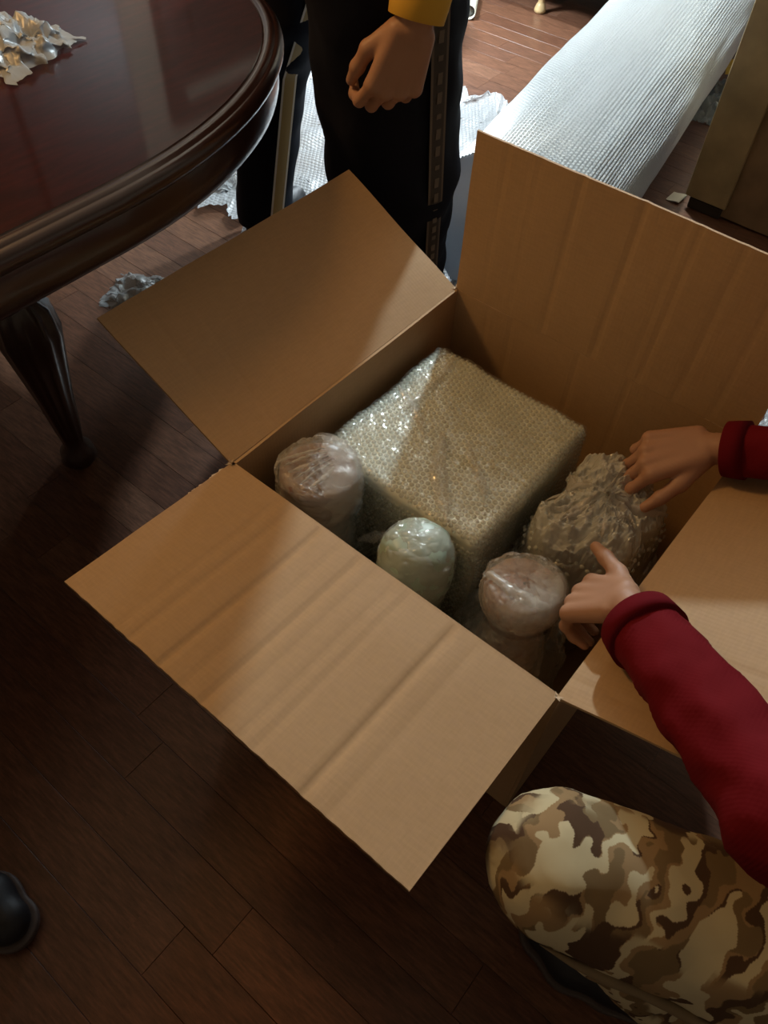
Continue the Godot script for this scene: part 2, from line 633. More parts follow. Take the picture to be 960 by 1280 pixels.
func _ready() -> void:
	var cam := Camera3D.new()
	cam.name = "camera"
	cam.fov = rad_to_deg(2.0 * atan(640.0 / 987.885))
	cam.keep_aspect = Camera3D.KEEP_HEIGHT
	cam.near = 0.02
	cam.far = 40
	cam.rotation_order = EULER_ORDER_YXZ
	cam.position = Vector3(0.379, 1.393, 0.786)
	cam.rotation_degrees = Vector3(-52.562, 37.313, 3.046)
	add_child(cam)
	cam.current = true
	var we := WorldEnvironment.new()
	we.name = "environment"
	var env := Environment.new()
	env.background_mode = Environment.BG_COLOR
	env.background_color = Color(0.01, 0.01, 0.012)
	env.tonemap_mode = Environment.TONE_MAPPER_LINEAR
	env.tonemap_exposure = 1.0
	env.sdfgi_enabled = true
	env.ssao_enabled = true
	env.ssil_enabled = true
	we.environment = env
	add_child(we)
	make_materials()
	lamp("pendant_lamp", "white globe pendant lamp hanging over the back of the room", Vector3(-1.10, 2.20, -2.20), 0.055, lin(0.76, 0.92, 1.0), 5.8)
	side_table_lamp()
	lamp("pendant_lamp", "warm amber globe pendant lamp hanging above the mahogany table", Vector3(-1.48, 1.82, 0.34), 0.14, lin(1.0, 0.56, 0.20), 0.92)
	room()
	floor_boards()
	table()
	carton()
	package()
	wrapped_jars()
	bundle()
	film_roll()
	tan_carton()
	back_things()
	scraps()
	squatting_person()
	standing_person()
	lone_shoe()

func lamp(called: String, label: String, at: Vector3, r: float, c: Color, energy: float) -> void:
	var t := thing(called, label, "lamp", at)
	var glow := mat(c, 0.5)
	glow.emission_enabled = true
	glow.emission = c
	glow.emission_energy_multiplier = 2.5
	var prof := []
	for k in 17:
		var a := -PI / 2 + PI * k / 16.0
		prof.append(Vector2(maxf(cos(a) * r, 0.0005), sin(a) * r))
	part("bulb_globe", Mb.new().lathe(prof, 32).commit(), glow, t)
	part("socket", Mb.new().lathe([Vector2(0.001, r * 0.93), Vector2(0.028, r * 0.93), Vector2(0.028, r + 0.05), Vector2(0.010, r + 0.07), Vector2(0.001, r + 0.07)], 20).commit(), M.black, t)
	part("cord", Mb.new().tube([Vector3(0, r + 0.065, 0), Vector3(0, 2.555 - at.y, 0)], [0.003], 8, 1.0, Vector3.RIGHT).commit(), M.black, t)
	part("canopy", Mb.new().lathe([Vector2(0.001, 2.55 - at.y), Vector2(0.05, 2.56 - at.y), Vector2(0.06, 2.598 - at.y), Vector2(0.001, 2.598 - at.y)], 24).commit(), M.cream, t)
	var l := OmniLight3D.new()
	l.name = "light"
	l.light_color = c
	l.light_energy = energy
	l.light_size = r
	l.omni_range = 12
	l.omni_attenuation = 2
	l.shadow_enabled = true
	t.add_child(l)

func side_table_lamp() -> void:
	var at := Vector3(-1.80, 0, -2.02)
	var t := thing("side_table", "low round dark side table behind the standing person", "side table", at)
	part("top", Mb.new().lathe([Vector2(0.001, 0.270), Vector2(0.165, 0.270), Vector2(0.172, 0.280), Vector2(0.165, 0.290), Vector2(0.001, 0.290)], 48).commit(), M.darkwood, t)
	part("pillar", Mb.new().lathe(smooth_profile([Vector2(0.03, 0.03), Vector2(0.022, 0.09), Vector2(0.032, 0.16), Vector2(0.020, 0.21), Vector2(0.04, 0.27)], 4), 24).commit(), M.darkwood, t)
	part("foot", Mb.new().lathe([Vector2(0.001, 0.0), Vector2(0.11, 0.0), Vector2(0.105, 0.02), Vector2(0.03, 0.045), Vector2(0.001, 0.045)], 40).commit(), M.darkwood, t)
	var l := thing("table_lamp", "white globe table lamp on the side table behind the standing person", "lamp", at + Vector3(0, 0.2905, 0))
	part("base", Mb.new().lathe(smooth_profile([Vector2(0.0005, 0.0), Vector2(0.07, 0.0), Vector2(0.065, 0.02), Vector2(0.02, 0.04), Vector2(0.03, 0.14), Vector2(0.014, 0.24), Vector2(0.016, 0.29)], 4), 28).commit(), M.brass, l)
	var c := lin(0.80, 0.92, 1.0)
	var glow := mat(c, 0.5)
	glow.emission_enabled = true
	glow.emission = c
	glow.emission_energy_multiplier = 2.5
	var prof := []
	for k in 17:
		var a := -PI / 2 + PI * k / 16.0
		prof.append(Vector2(maxf(cos(a) * 0.08, 0.0005), 0.37 + sin(a) * 0.08))
	part("bulb_globe", Mb.new().lathe(prof, 32).commit(), glow, l)
	var o := OmniLight3D.new()
	o.name = "light"
	o.position = Vector3(0, 0.37, 0)
	o.light_color = c
	o.light_energy = 2.0
	o.light_size = 0.08
	o.omni_range = 12
	o.omni_attenuation = 2
	o.shadow_enabled = true
	l.add_child(o)

func solid(called: String, size: Vector3, at: Vector3, m: Material, label: String, category: String, bev := 0.0) -> MeshInstance3D:
	var o := part(called, Mb.new().box(size, bev).commit(false), m)
	o.position = at
	tag(o, label, category, "", "structure")
	return o

func room() -> void:
	solid("wall_left", Vector3(0.12, 2.6, 7.24), Vector3(-3.26, 1.3, -0.8), M.wall, "cream painted wall beyond the mahogany table", "wall")
	solid("wall_back", Vector3(5.8, 2.6, 0.12), Vector3(-0.3, 1.3, -4.36), M.wall, "cream painted wall behind the sofa", "wall")
	solid("wall_right", Vector3(0.12, 2.6, 7.24), Vector3(2.66, 1.3, -0.8), M.wall, "cream painted wall behind the squatting person", "wall")
	solid("wall_front", Vector3(5.8, 2.6, 0.12), Vector3(-0.3, 1.3, 2.76), M.wall, "cream painted wall behind the photographer", "wall")
	solid("ceiling", Vector3(6.04, 0.1, 7.24), Vector3(-0.3, 2.65, -0.8), M.ceiling, "pale flat ceiling over the whole room", "ceiling")
	for s in [["baseboard_left", Vector3(0.016, 0.09, 7.0), Vector3(-3.192, 0.045, -0.8), "left"], ["baseboard_back", Vector3(5.7, 0.09, 0.016), Vector3(-0.3, 0.045, -4.292), "back"], ["baseboard_right", Vector3(0.016, 0.09, 7.0), Vector3(2.592, 0.045, -0.8), "right"]]:
		solid(s[0], s[1], s[2], M.darkwood, "dark wooden skirting along the %s wall" % s[3], "baseboard", 0.004)
	# a dark door in the wall that the table top mirrors
	var d := Node3D.new()
	d.name = "door_1"
	add_child(d)
	d.position = Vector3(-3.2, 0, -2.35)
	tag(d, "dark brown panelled door in the wall beyond the table", "door", "", "structure")
	part("leaf", Mb.new().box(Vector3(0.04, 2.1, 0.86), 0.004, Transform3D(Basis(), Vector3(0.022, 1.06, 0))).commit(false), M.darkwood, d)
	for y in [0.55, 1.5]:
		for z in [-0.2, 0.2]:
			part("panel", Mb.new().box(Vector3(0.02, 0.75, 0.28), 0.008, Transform3D(Basis(), Vector3(0.048, y, z))).commit(false), M.darkwood, d)
	for z in [-0.48, 0.48]:
		part("jamb", Mb.new().box(Vector3(0.06, 2.2, 0.09), 0.006, Transform3D(Basis(), Vector3(0.031, 1.1, z))).commit(false), M.darkwood, d)
	part("head", Mb.new().box(Vector3(0.06, 0.09, 1.05), 0.006, Transform3D(Basis(), Vector3(0.031, 2.245, 0))).commit(false), M.darkwood, d)
	part("handle", Mb.new().tube([Vector3(0.05, 1.0, 0.36), Vector3(0.09, 1.0, 0.36), Vector3(0.09, 1.0, 0.25)], [0.009], 10).commit(), M.brass, d)
	var c := thing("wardrobe", "tall dark wooden wardrobe against the wall beyond the table", "wardrobe", Vector3(-2.93, 0, -0.72))
	part("carcass", Mb.new().box(Vector3(0.48, 2.25, 1.14), 0.008, Transform3D(Basis(), Vector3(0, 1.125, 0))).commit(false), M.darkwood, c)
	for z in [-0.28, 0.28]:
		part("door", Mb.new().box(Vector3(0.02, 2.05, 0.53), 0.006, Transform3D(Basis(), Vector3(0.252, 1.15, z))).commit(false), M.darkwood, c)
		part("handle", Mb.new().tube([Vector3(0.275, 1.05, z * 0.15), Vector3(0.275, 1.2, z * 0.15)], [0.008], 10, 1.0, Vector3.RIGHT).commit(), M.brass, c)

func floor_boards() -> void:
	var fl := solid("floor", Vector3(6.04, 0.1, 7.24), Vector3(-0.3, -0.064, -0.8), M.underfloor, "dark reddish wooden strip floor of the room", "floor")
	var rng := RandomNumberGenerator.new()
	rng.seed = 5
	var w := 0.0875
	var meshes := {}
	var lens := [0.52, 0.62, 0.72]
	for l in lens:
		meshes[l] = Mb.new().box(Vector3(l - 0.0006, 0.014, w - 0.0006), 0.0005).commit(false)
	var cx := cam_rows()
	var rest := Mb.new()
	var shown := 0
	var z := -4.3
	while z < 2.68:
		var x := -3.2 - rng.randf() * 0.5
		while x < 2.6:
			var l: float = lens[rng.randi() % 3]
			var c := Vector3(x + l / 2, 0.007 - 0.014, z + w / 2)
			var tone := rng.randi() % 4
			var seen := false
			for k in cx:
				if Vector2(k.x, k.y).distance_to(Vector2(c.x, c.z)) < 0.34: seen = true
			if x > -3.2 and x + l < 2.6 and seen and shown < 298:
				var o := part("plank", meshes[l], M.planks[tone], fl)
				o.position = c - fl.position
				shown += 1
			else:
				var x0 := maxf(x, -3.2)
				var x1 := minf(x + l, 2.6)
				if x1 - x0 > 0.01:
					rest.box(Vector3(x1 - x0 - 0.0006, 0.014, w - 0.0006), 0.0, Transform3D(Basis(), Vector3((x0 + x1) / 2, -0.007, z + w / 2) - fl.position))
			x += l
		z += w
	var r := part("plank_field", rest.commit(false), M.planks[0], fl)
	r.set_meta("kind", "stuff")

# places on the floor that the photograph shows
func cam_rows() -> Array:
	var a := []
	for q in [[-1.2, -1.6, 4], [-1.45, -2.2, 4], [-0.5, -1.9, 2], [-0.72, 0.3, 2], [-1.1, 0.0, 2], [-0.35, 0.7, 3], [0.05, 0.75, 3], [0.3, 0.68, 3], [-0.1, 0.98, 3], [0.55, 0.55, 3], [0.3, -0.8, 2], [-1.3, -0.5, 2], [-1.7, -2.5, 3]]:
		a.append(Vector2(q[0], q[1]))
	return a

# ---- the table

func table() -> void:
	var t := thing("dining_table", "glossy dark mahogany dining table with moulded edge and rounded end", "table", Vector3(-1.13, 0, 0.8))
	# outline: straight sides, half-elliptic ends
	var outline := []
	for k in 49:
		var a := -PI * k / 48.0
		outline.append(Vector2(cos(a) * 0.545, -0.60 + sin(a) * 0.70))
	for k in 49:
		var a := PI - PI * k / 48.0
		outline.append(Vector2(cos(a) * 0.545, 0.60 + sin(a) * 0.70))
	var n := outline.size()
	var ring := func(off: float, y: float) -> Array:
		var r := []
		for k in n:
			var d: Vector2 = (outline[(k + 1) % n] - outline[(k + n - 1) % n]).normalized()
			var nn := Vector2(d.y, -d.x)
			if nn.dot(outline[k] - Vector2(0, clampf(outline[k].y, -0.6, 0.6))) < 0: nn = -nn
			var q: Vector2 = outline[k] + nn * off
			r.append(Vector3(q.x, y, q.y))
		return r
	var sweep := func(prof: Array) -> Mb:
		var rs := []
		for q in prof: rs.append(ring.call(q.x, q.y))
		var mb := Mb.new()
		var f := func(u: float, v: float) -> Vector3:
			var k := int(round(u * n)) % n
			return rs[int(round(v * (prof.size() - 1)))][k]
		mb.grid(n, prof.size() - 1, f, 5.0, 0.2, true)
		return mb
	var top := Mb.new()
	var inner: Array = ring.call(-0.034, 0.75)
	var f := func(u: float, v: float) -> Vector3:
		var k := int(round(u * n)) % n
		var c := Vector3(0, 0.75, clampf(inner[k].z, -0.6, 0.6))
		return c.lerp(inner[k], v)
	top.grid(n, 6, f, 1, 1, false)
	for k in top.p.size(): top.uv[k] = Vector2(top.p[k].z, top.p[k].x)
	part("tabletop", top.commit(), M.mahogany, t)
	part("moulded_edge", (sweep.call([Vector2(-0.034, 0.75), Vector2(-0.032, 0.7475), Vector2(-0.029, 0.7475), Vector2(-0.026, 0.7505), Vector2(-0.020, 0.7525), Vector2(-0.014, 0.7505), Vector2(-0.011, 0.7465), Vector2(-0.008, 0.7465), Vector2(-0.002, 0.745), Vector2(0.004, 0.738), Vector2(0.006, 0.729), Vector2(0.003, 0.721), Vector2(-0.003, 0.718), Vector2(-0.006, 0.712), Vector2(-0.016, 0.708)]) as Mb).commit(), M.mahogany_dark, t)
	part("apron", (sweep.call([Vector2(-0.016, 0.709), Vector2(-0.012, 0.70), Vector2(-0.008, 0.68), Vector2(-0.008, 0.664), Vector2(-0.012, 0.650), Vector2(-0.020, 0.640), Vector2(-0.045, 0.640), Vector2(-0.045, 0.735)]) as Mb).commit(), M.mahogany_dark, t)
	var under := Mb.new()
	var rr: Array = ring.call(-0.05, 0.735)
	under.grid(n, 2, func(a: float, b: float) -> Vector3: return Vector3(0, 0.735, 0).lerp(rr[int(round(a * n)) % n], b), 1, 1, true)
	part("underside", under.commit(), M.mahogany_dark, t)
	for x in [-0.24, 0.24]:
		for z in [-0.52, 0.52]:
			var prof := [Vector2(0.001, 0.0), Vector2(0.030, 0.0), Vector2(0.040, 0.015), Vector2(0.036, 0.04), Vector2(0.022, 0.06), Vector2(0.026, 0.10), Vector2(0.036, 0.20), Vector2(0.050, 0.30), Vector2(0.060, 0.37), Vector2(0.054, 0.43), Vector2(0.030, 0.46), Vector2(0.028, 0.48), Vector2(0.044, 0.50), Vector2(0.044, 0.52), Vector2(0.032, 0.54), Vector2(0.050, 0.60), Vector2(0.055, 0.70), Vector2(0.055, 0.735)]
			var fl := func(w: Vector3, th: float) -> Vector3:
				var k := 1.0 + (0.06 * cos(th * 10) if w.y > 0.08 and w.y < 0.45 else 0.0)
				return Vector3(w.x * k, w.y, w.z * k)
			part("leg", Mb.new().lathe(prof, 40, Transform3D(Basis(), Vector3(x, 0, z)), fl).commit(), M.mahogany_dark, t)

# ---- the carton

# A sheet of corrugated board: corner o, along u, away along v, its upper side towards nrm. creases: [place along u, depth, width]
func board(o: Vector3, u: Vector3, v: Vector3, lu: float, lv: float, thick: float, creases: Array, wave: float, seed_: int, ragged := 0.0) -> ArrayMesh:
	u = u.normalized()
	v = v.normalized()
	var n := u.cross(v).normalized()
	if n.y < -0.3 : n = -n
	var nz := noise(3.0, seed_, 2)
	var nr := noise(40.0, seed_ + 1, 2)
	var surf := func(a: float, b: float, up: float) -> Vector3:
		var x := a * lu
		var y := b * lv
		var h := wave * nz.get_noise_2d(x, y) * smoothstep(0.0, 0.25, b)
		for c in creases:
			var dx: float = (x - c[0] * lu - (c[3] if c.size() > 3 else 0.0) * b) / c[2]
			h -= c[1] * exp(-dx * dx) * smoothstep(0.0, 0.06, b)
		var e := 0.0
		if ragged > 0.0 and b > 0.5: e = ragged * nr.get_noise_1d(x) * (b - 0.5) * 2
		return o + u * x + v * (y + e) + n * (h + up)
	var nu := 150
	var nv := 16
	var mb := Mb.new()
	var swap := u.cross(v).dot(n) < 0
	mb.grid(nu, nv, func(a: float, b: float) -> Vector3: return surf.call(a, b, 0.0), lu, lv, not swap)
	mb.grid(nu, nv, func(a: float, b: float) -> Vector3: return surf.call(a, b, -thick), lu, lv, swap)
	mb.grid(nu, 1, func(a: float, b: float) -> Vector3: return surf.call(a, 1.0, -thick * b), lu, 0.004, not swap)
	mb.grid(nu, 1, func(a: float, b: float) -> Vector3: return surf.call(a, 0.0, -thick * b), lu, 0.004, swap)
	mb.grid(nv, 1, func(a: float, b: float) -> Vector3: return surf.call(0.0, a, -thick * b), lv, 0.004, not swap)
	mb.grid(nv, 1, func(a: float, b: float) -> Vector3: return surf.call(1.0, a, -thick * b), lv, 0.004, swap)
	return mb.commit()

func carton() -> void:
	var t := thing("cardboard_carton", "large open brown corrugated carton being packed, all four flaps folded back", "box")
	var th := 0.005
	# walls
	part("panel", board(Vector3(-HX, 0.004, -HZ), Vector3.RIGHT, Vector3.UP, 2 * HX, RIM - 0.004, th, [[0.13, 0.0006, 0.004], [0.22, 0.0007, 0.005], [0.46, 0.0009, 0.005], [0.63, 0.0007, 0.004]], 0.002, 61), M.board, t)
	part("panel", board(Vector3(-HX, 0.004, HZ), Vector3.RIGHT, Vector3.UP, 2 * HX, RIM - 0.004, th, [], 0.002, 62), M.board, t)
	part("panel", board(Vector3(-HX, 0.004, -HZ), Vector3.BACK, Vector3.UP, 2 * HZ, RIM - 0.004, th, [], 0.002, 63), M.board, t)
	part("panel", board(Vector3(HX, 0.004, -HZ), Vector3.BACK, Vector3.UP, 2 * HZ, RIM - 0.004, th, [], 0.002, 64), M.board, t)
	part("base", Mb.new().box(Vector3(2 * HX, 0.008, 2 * HZ), 0.001, Transform3D(Basis(), Vector3(0, 0.005, 0))).commit(false), M.board, t)
	# flaps: back stands up, left and right rise outward, front lies almost flat
	var y := RIM + 0.0006
	var a := deg_to_rad(89.5)
	var fb := part("flap", board(Vector3(-HX, y, -HZ), Vector3.RIGHT, Vector3(0, sin(a), -cos(a)), 2 * HX, FLAP, 0.0045, [[0.10, 0.0008, 0.005, 0.004], [0.17, 0.0005, 0.004, 0.004], [0.20, 0.0006, 0.005, 0.004], [0.325, 0.0013, 0.006, 0.006], [0.50, 0.0016, 0.007, 0.008], [0.62, 0.0006, 0.006, 0.006], [0.655, 0.0011, 0.006, 0.006], [0.77, 0.0010, 0.007, 0.006], [0.88, 0.0008, 0.006, 0.006]], 0.003, 65), M.board, t)
	fb.set_meta("label", "tall back flap standing upright")
	a = deg_to_rad(26.3)
	var fl := part("flap", board(Vector3(-HX, y, HZ), Vector3.FORWARD, Vector3(-cos(a), sin(a), 0), 2 * HZ, FLAP, 0.0045, [[0.08, 0.0012, 0.005, 0.03], [0.17, 0.0010, 0.004, 0.05]], 0.004, 66), M.board, t)
	fl.set_meta("label", "shaded flap reaching under the table edge")
	a = deg_to_rad(3.7)
	var ff := part("flap", board(Vector3(-HX, y, HZ), Vector3.RIGHT, Vector3(0, sin(a), cos(a)), 2 * HX, FLAP, 0.0045, [[0.18, 0.0010, 0.005], [0.225, 0.0016, 0.006], [0.32, 0.0030, 0.0055], [0.39, 0.0010, 0.006], [0.45, 0.0026, 0.006], [0.50, 0.0010, 0.006], [0.56, 0.0012, 0.007], [0.60, 0.0014, 0.006], [0.735, 0.0036, 0.0065], [0.80, 0.0010, 0.007]], 0.003, 67, 0.0008), M.board, t)
	ff.set_meta("label", "front flap lying nearly flat with pressed creases")
	a = deg_to_rad(21.4)
	var fr := part("flap", board(Vector3(HX, y, HZ), Vector3.FORWARD, Vector3(cos(a), sin(a), 0), 2 * HZ, FLAP, 0.0045, [[0.06, 0.0012, 0.005], [0.14, 0.0012, 0.005], [0.25, 0.0010, 0.005]], 0.003, 68), M.board, t)
	fr.set_meta("label", "flap beside the squatting person")
	# torn paper along the front flap's side edge and frayed corners
	var rng := RandomNumberGenerator.new()
	rng.seed = 7
	var torn := Mb.new()
	for k in 26:
		var q := 0.01 + 0.13 * rng.randf()
		var s := 0.003 + 0.006 * rng.randf()
		torn.poly([Vector3(-HX - 0.0005, y + 0.001, HZ + q), Vector3(-HX - 0.0005, y + 0.001, HZ + q + s * 1.6), Vector3(-HX - s * 0.6, y - 0.001 + s * 0.3 * rng.randf(), HZ + q + s * (0.3 + rng.randf()))], Vector3.UP)
	part("torn_edge", torn.commit(false), M.board_torn, t)
	for c in [Vector3(-HX, y, HZ), Vector3(HX, y, HZ), Vector3(-HX, y, -HZ)]:
		var fray := Mb.new()
		for k in 14:
			var d := Vector3(rng.randf_range(-1, 1), rng.randf_range(-0.2, 0.9), rng.randf_range(-1, 1)).normalized()
			var e := d.cross(Vector3.UP).normalized()
			var s := 0.004 + 0.007 * rng.randf()
			fray.poly([c + e * 0.0022, c - e * 0.0022, c + d * s], Vector3.UP)
		part("frayed_corner", fray.commit(false), M.board_torn, t)

# ---- what is in the carton

# the domes of bubble wrap, too small and many to pick apart
func bubbles(t: Node3D, places: Array) -> void:
	if not M.has("dome"):
		var dome := Mb.new()
		dome.grid(10, 4, func(u: float, v: float) -> Vector3:
			var ph := v * PI / 2
			return Vector3(cos(u * TAU) * cos(ph) * 0.0043, sin(ph) * 0.0036, sin(u * TAU) * cos(ph) * 0.0043), 1, 1, true)
		M.dome = dome.commit()
	var mm := MultiMesh.new()
	mm.transform_format = MultiMesh.TRANSFORM_3D
	mm.mesh = M.dome
	mm.instance_count = places.size()
	for k in places.size(): mm.set_instance_transform(k, places[k])
	var mi := MultiMeshInstance3D.new()
	mi.name = "bubbles"
	mi.multimesh = mm
	mi.material_override = M.bubble
	mi.set_meta("kind", "stuff")
	t.add_child(mi)

func facing(d: Vector3, q: Vector3) -> Transform3D:
	d = d.normalized()
	var side := d.cross(Vector3(0.3, 0.2, 0.9)).normalized()
	return Transform3D(Basis(side, d, side.cross(d)), q)

func package() -> void:
	var t := thing("wrapped_package", "large flat square package in shiny bubble wrap filling the carton's back corner", "package", Vector3(-0.10, 0.012, -0.04))
	var size := Vector3(0.335, 0.375, 0.350)
	var low := noise(7.0, 71, 2)
	var cr := crumple(45.0, 72)
	var warp := func(q: Vector3, d: Vector3) -> Vector3:
		var k := 0.006 * low.get_noise_3dv(q) + 0.0035 * cr.get_noise_3dv(q)
		return q + d * k
	var at := Transform3D(Basis(), Vector3(0, size.y / 2, 0))
	part("kraft_box", Mb.new().rounded(size, 0.016, 56, warp, at).commit(), M.olive, t)
	# the bubbles of the wrap on the faces in view
	var places := []
	var core := size * 0.5 - Vector3.ONE * 0.016
	var lay := func(axis: int, s: float) -> void:
		var a1 := (axis + 1) % 3
		var a2 := (axis + 2) % 3
		var pitch := 0.0102
		for j in range(-18, 19):
			for i in range(-19, 20):
				var q := Vector3.ZERO
				q[axis] = s * size[axis] / 2
				q[a1] = (i + (0.5 if j % 2 else 0.0)) * pitch
				q[a2] = j * pitch * 0.88
				if absf(q[a1]) > size[a1] / 2 - 0.004 or absf(q[a2]) > size[a2] / 2 - 0.004: continue
				var c := q.clamp(-core, core)
				var d := (q - c).normalized()
				q = warp.call(c + d * 0.016, d)
				var side := d.cross(Vector3(0.3, 0.2, 0.9)).normalized()
				places.append(at * Transform3D(Basis(side, d, side.cross(d)), q))
	lay.call(1, 1.0)
	lay.call(0, 1.0)
	lay.call(2, 1.0)
	bubbles(t, places)
	# a loose outer layer of film, pulled into creases
	var big := crumple(38.0, 75)
	var fine := crumple(95.0, 76)
	var warp2 := func(q: Vector3, d: Vector3) -> Vector3:
		var s := 0.0045 + 0.006 * low.get_noise_3dv(q) + 0.006 * (big.get_noise_3dv(q) + 0.6) + 0.0022 * fine.get_noise_3dv(q)
		return q + d * s
	part("outer_film", Mb.new().rounded(size + Vector3.ONE * 0.004, 0.022, 110, warp2, at).commit(), M.clear, t)
	# folds where the film is gathered
	for e in [[Vector3(-0.02, 0.004, 0.02), Vector3(0.10, 0.004, 0.172), 0.010], [Vector3(0.03, 0.004, 0.0), Vector3(0.125, 0.004, 0.10), 0.006], [Vector3(-0.12, 0.004, -0.16), Vector3(-0.10, 0.004, 0.04), 0.006], [Vector3(-0.15, 0.004, -0.03), Vector3(-0.03, 0.004, 0.05), 0.005]]:
		var a: Vector3 = e[0]
		var b: Vector3 = e[1]
		var side := (b - a).cross(Vector3.UP).normalized()
		var rib := Mb.new()
		rib.grid(44, 12, func(u: float, v: float) -> Vector3:
			var wd: float = (e[2] as float) * 3.0 * (0.25 + 0.75 * sin(PI * clampf(u, 0.04, 0.96)) + 0.3 * low.get_noise_1d(u * 0.5))
			var q := a.lerp(b, u) + side * ((v - 0.5) * wd + 0.006 * sin(u * 5 + a.x * 30))
			var arch: float = 1.0 - pow(absf(v * 2 - 1), 2.0)
			q.y = size.y + 0.007 + arch * minf(0.007, wd * 0.35) * (0.7 + 0.3 * sin(u * 17)) + 0.003 * fine.get_noise_3d(q.x, 0, q.z)
			return q, 1, 1)
		part("film_fold", rib.commit(), M.haze, t)

# a film wrapped about a turned body: profile, wrinkles
func wrap_mesh(prof: Array, off: float, seed_: int, amp: float, segs := 96, gather := 0.0, ridges := 0.0) -> ArrayMesh:
	var fine := []
	for k in prof.size() - 1:
		for j in 8: fine.append((prof[k] as Vector2).lerp(prof[k + 1], j / 8.0))
	fine.append(prof[-1])
	var cr := crumple(55.0, seed_)
	var low := noise(24.0, seed_ + 1, 2)
	var rd := ridged(28.0, seed_ + 2)
	var warp := func(w: Vector3, th: float) -> Vector3:
		var d := Vector3(w.x, 0.25 * maxf(w.y, 0), w.z).normalized()
		var k := off + amp * (cr.get_noise_3dv(w) + 0.5) + amp * 0.8 * low.get_noise_3dv(w)
		if ridges > 0.0: k += ridges * pow(0.5 + 0.5 * rd.get_noise_3dv(w), 2.0)
		k += gather * maxf(0.0, sin(th * 9 + 3 * low.get_noise_3dv(w))) 
		return w + d * k
	return Mb.new().lathe(fine, segs, Transform3D.IDENTITY, warp).commit()

func smooth_profile(prof: Array, n: int) -> Array:
	# Catmull-Rom through the points
	var o := []
	for k in prof.size() - 1:
		var p0: Vector2 = prof[maxi(k - 1, 0)]
		var p3: Vector2 = prof[mini(k + 2, prof.size() - 1)]
		for j in n:
			var q := (prof[k] as Vector2).cubic_interpolate(prof[k + 1], p0, p3, float(j) / n)
			o.append(Vector2(maxf(q.x, 0.0004), q.y))
	o.append(prof[-1])
	return o

# height of a turned body's upper side at a distance r from its axis
func top_height(prof: Array, r: float) -> float:
	for k in range(prof.size() - 1, 0, -1):
		if prof[k - 1].x >= r:
			var t: float = (r - prof[k].x) / maxf(prof[k - 1].x - prof[k].x, 1e-5)
			return lerpf(prof[k].y, prof[k - 1].y, t)
		if prof[k - 1].x < prof[k].x and prof[k].x > 0.02: return prof[k].y
	return prof[0].y

# a strip of film stretched over the top of a turned body, from a to b (x, z)
func strip(prof: Array, a: Vector2, b: Vector2, bow: float, width: float, off: float, seed_: int) -> ArrayMesh:
	var cn := crumple(70.0, seed_)
	var nz := noise(40.0, seed_ + 1, 2)
	var side := (b - a).orthogonal().normalized()
	var mb := Mb.new()
	mb.grid(40, 8, func(u: float, v: float) -> Vector3:
		var wd: float = width * (0.35 + 0.65 * sin(PI * clampf(u, 0.06, 0.94)) + 0.35 * nz.get_noise_1d(u * 0.2))
		var q: Vector2 = a.lerp(b, u) + side * (bow * sin(PI * u) + (v - 0.5) * wd)
		var bulge: float = 1.0 - pow(absf(v * 2 - 1), 2.0)
		var h := top_height(prof, q.length())
		var w := Vector3(q.x, h, q.y)
		var d := Vector3(q.x, 0.25 * h, q.y).normalized()
		return w + d * (off + bulge * minf(0.004, width * 0.3) + 0.003 * cn.get_noise_3dv(w)), 2, 0.3)
	return mb.commit()

# several layers of film over a sector of a turned body
func shell(prof: Array, th0: float, th1: float, s0: float, s1: float, off: float, amp: float, seed_: int) -> ArrayMesh:
	var cn := noise(38.0, seed_, 1)
	var nz := noise(30.0, seed_ + 1, 2)
	var n := prof.size() - 1
	var mb := Mb.new()
	mb.grid(60, 40, func(u: float, v: float) -> Vector3:
		var th := deg_to_rad(lerpf(th0, th1, u) + 16.0 * nz.get_noise_2d(v * 0.08, u * 0.06))
		var t: float = (1.0 - lerpf(s0, s1, v) - 0.05 * nz.get_noise_2d(u * 0.15 + 9, v * 0.05)) * n
		var k := clampi(int(t), 0, n - 1)
		var q: Vector2 = (prof[k] as Vector2).lerp(prof[k + 1], clampf(t - k, 0, 1))
		var w := Vector3(cos(th) * q.x, q.y, sin(th) * q.x)
		return w + Vector3(w.x, 0.25 * w.y, w.z).normalized() * (off + amp * cn.get_noise_3dv(w)))
	return mb.commit()

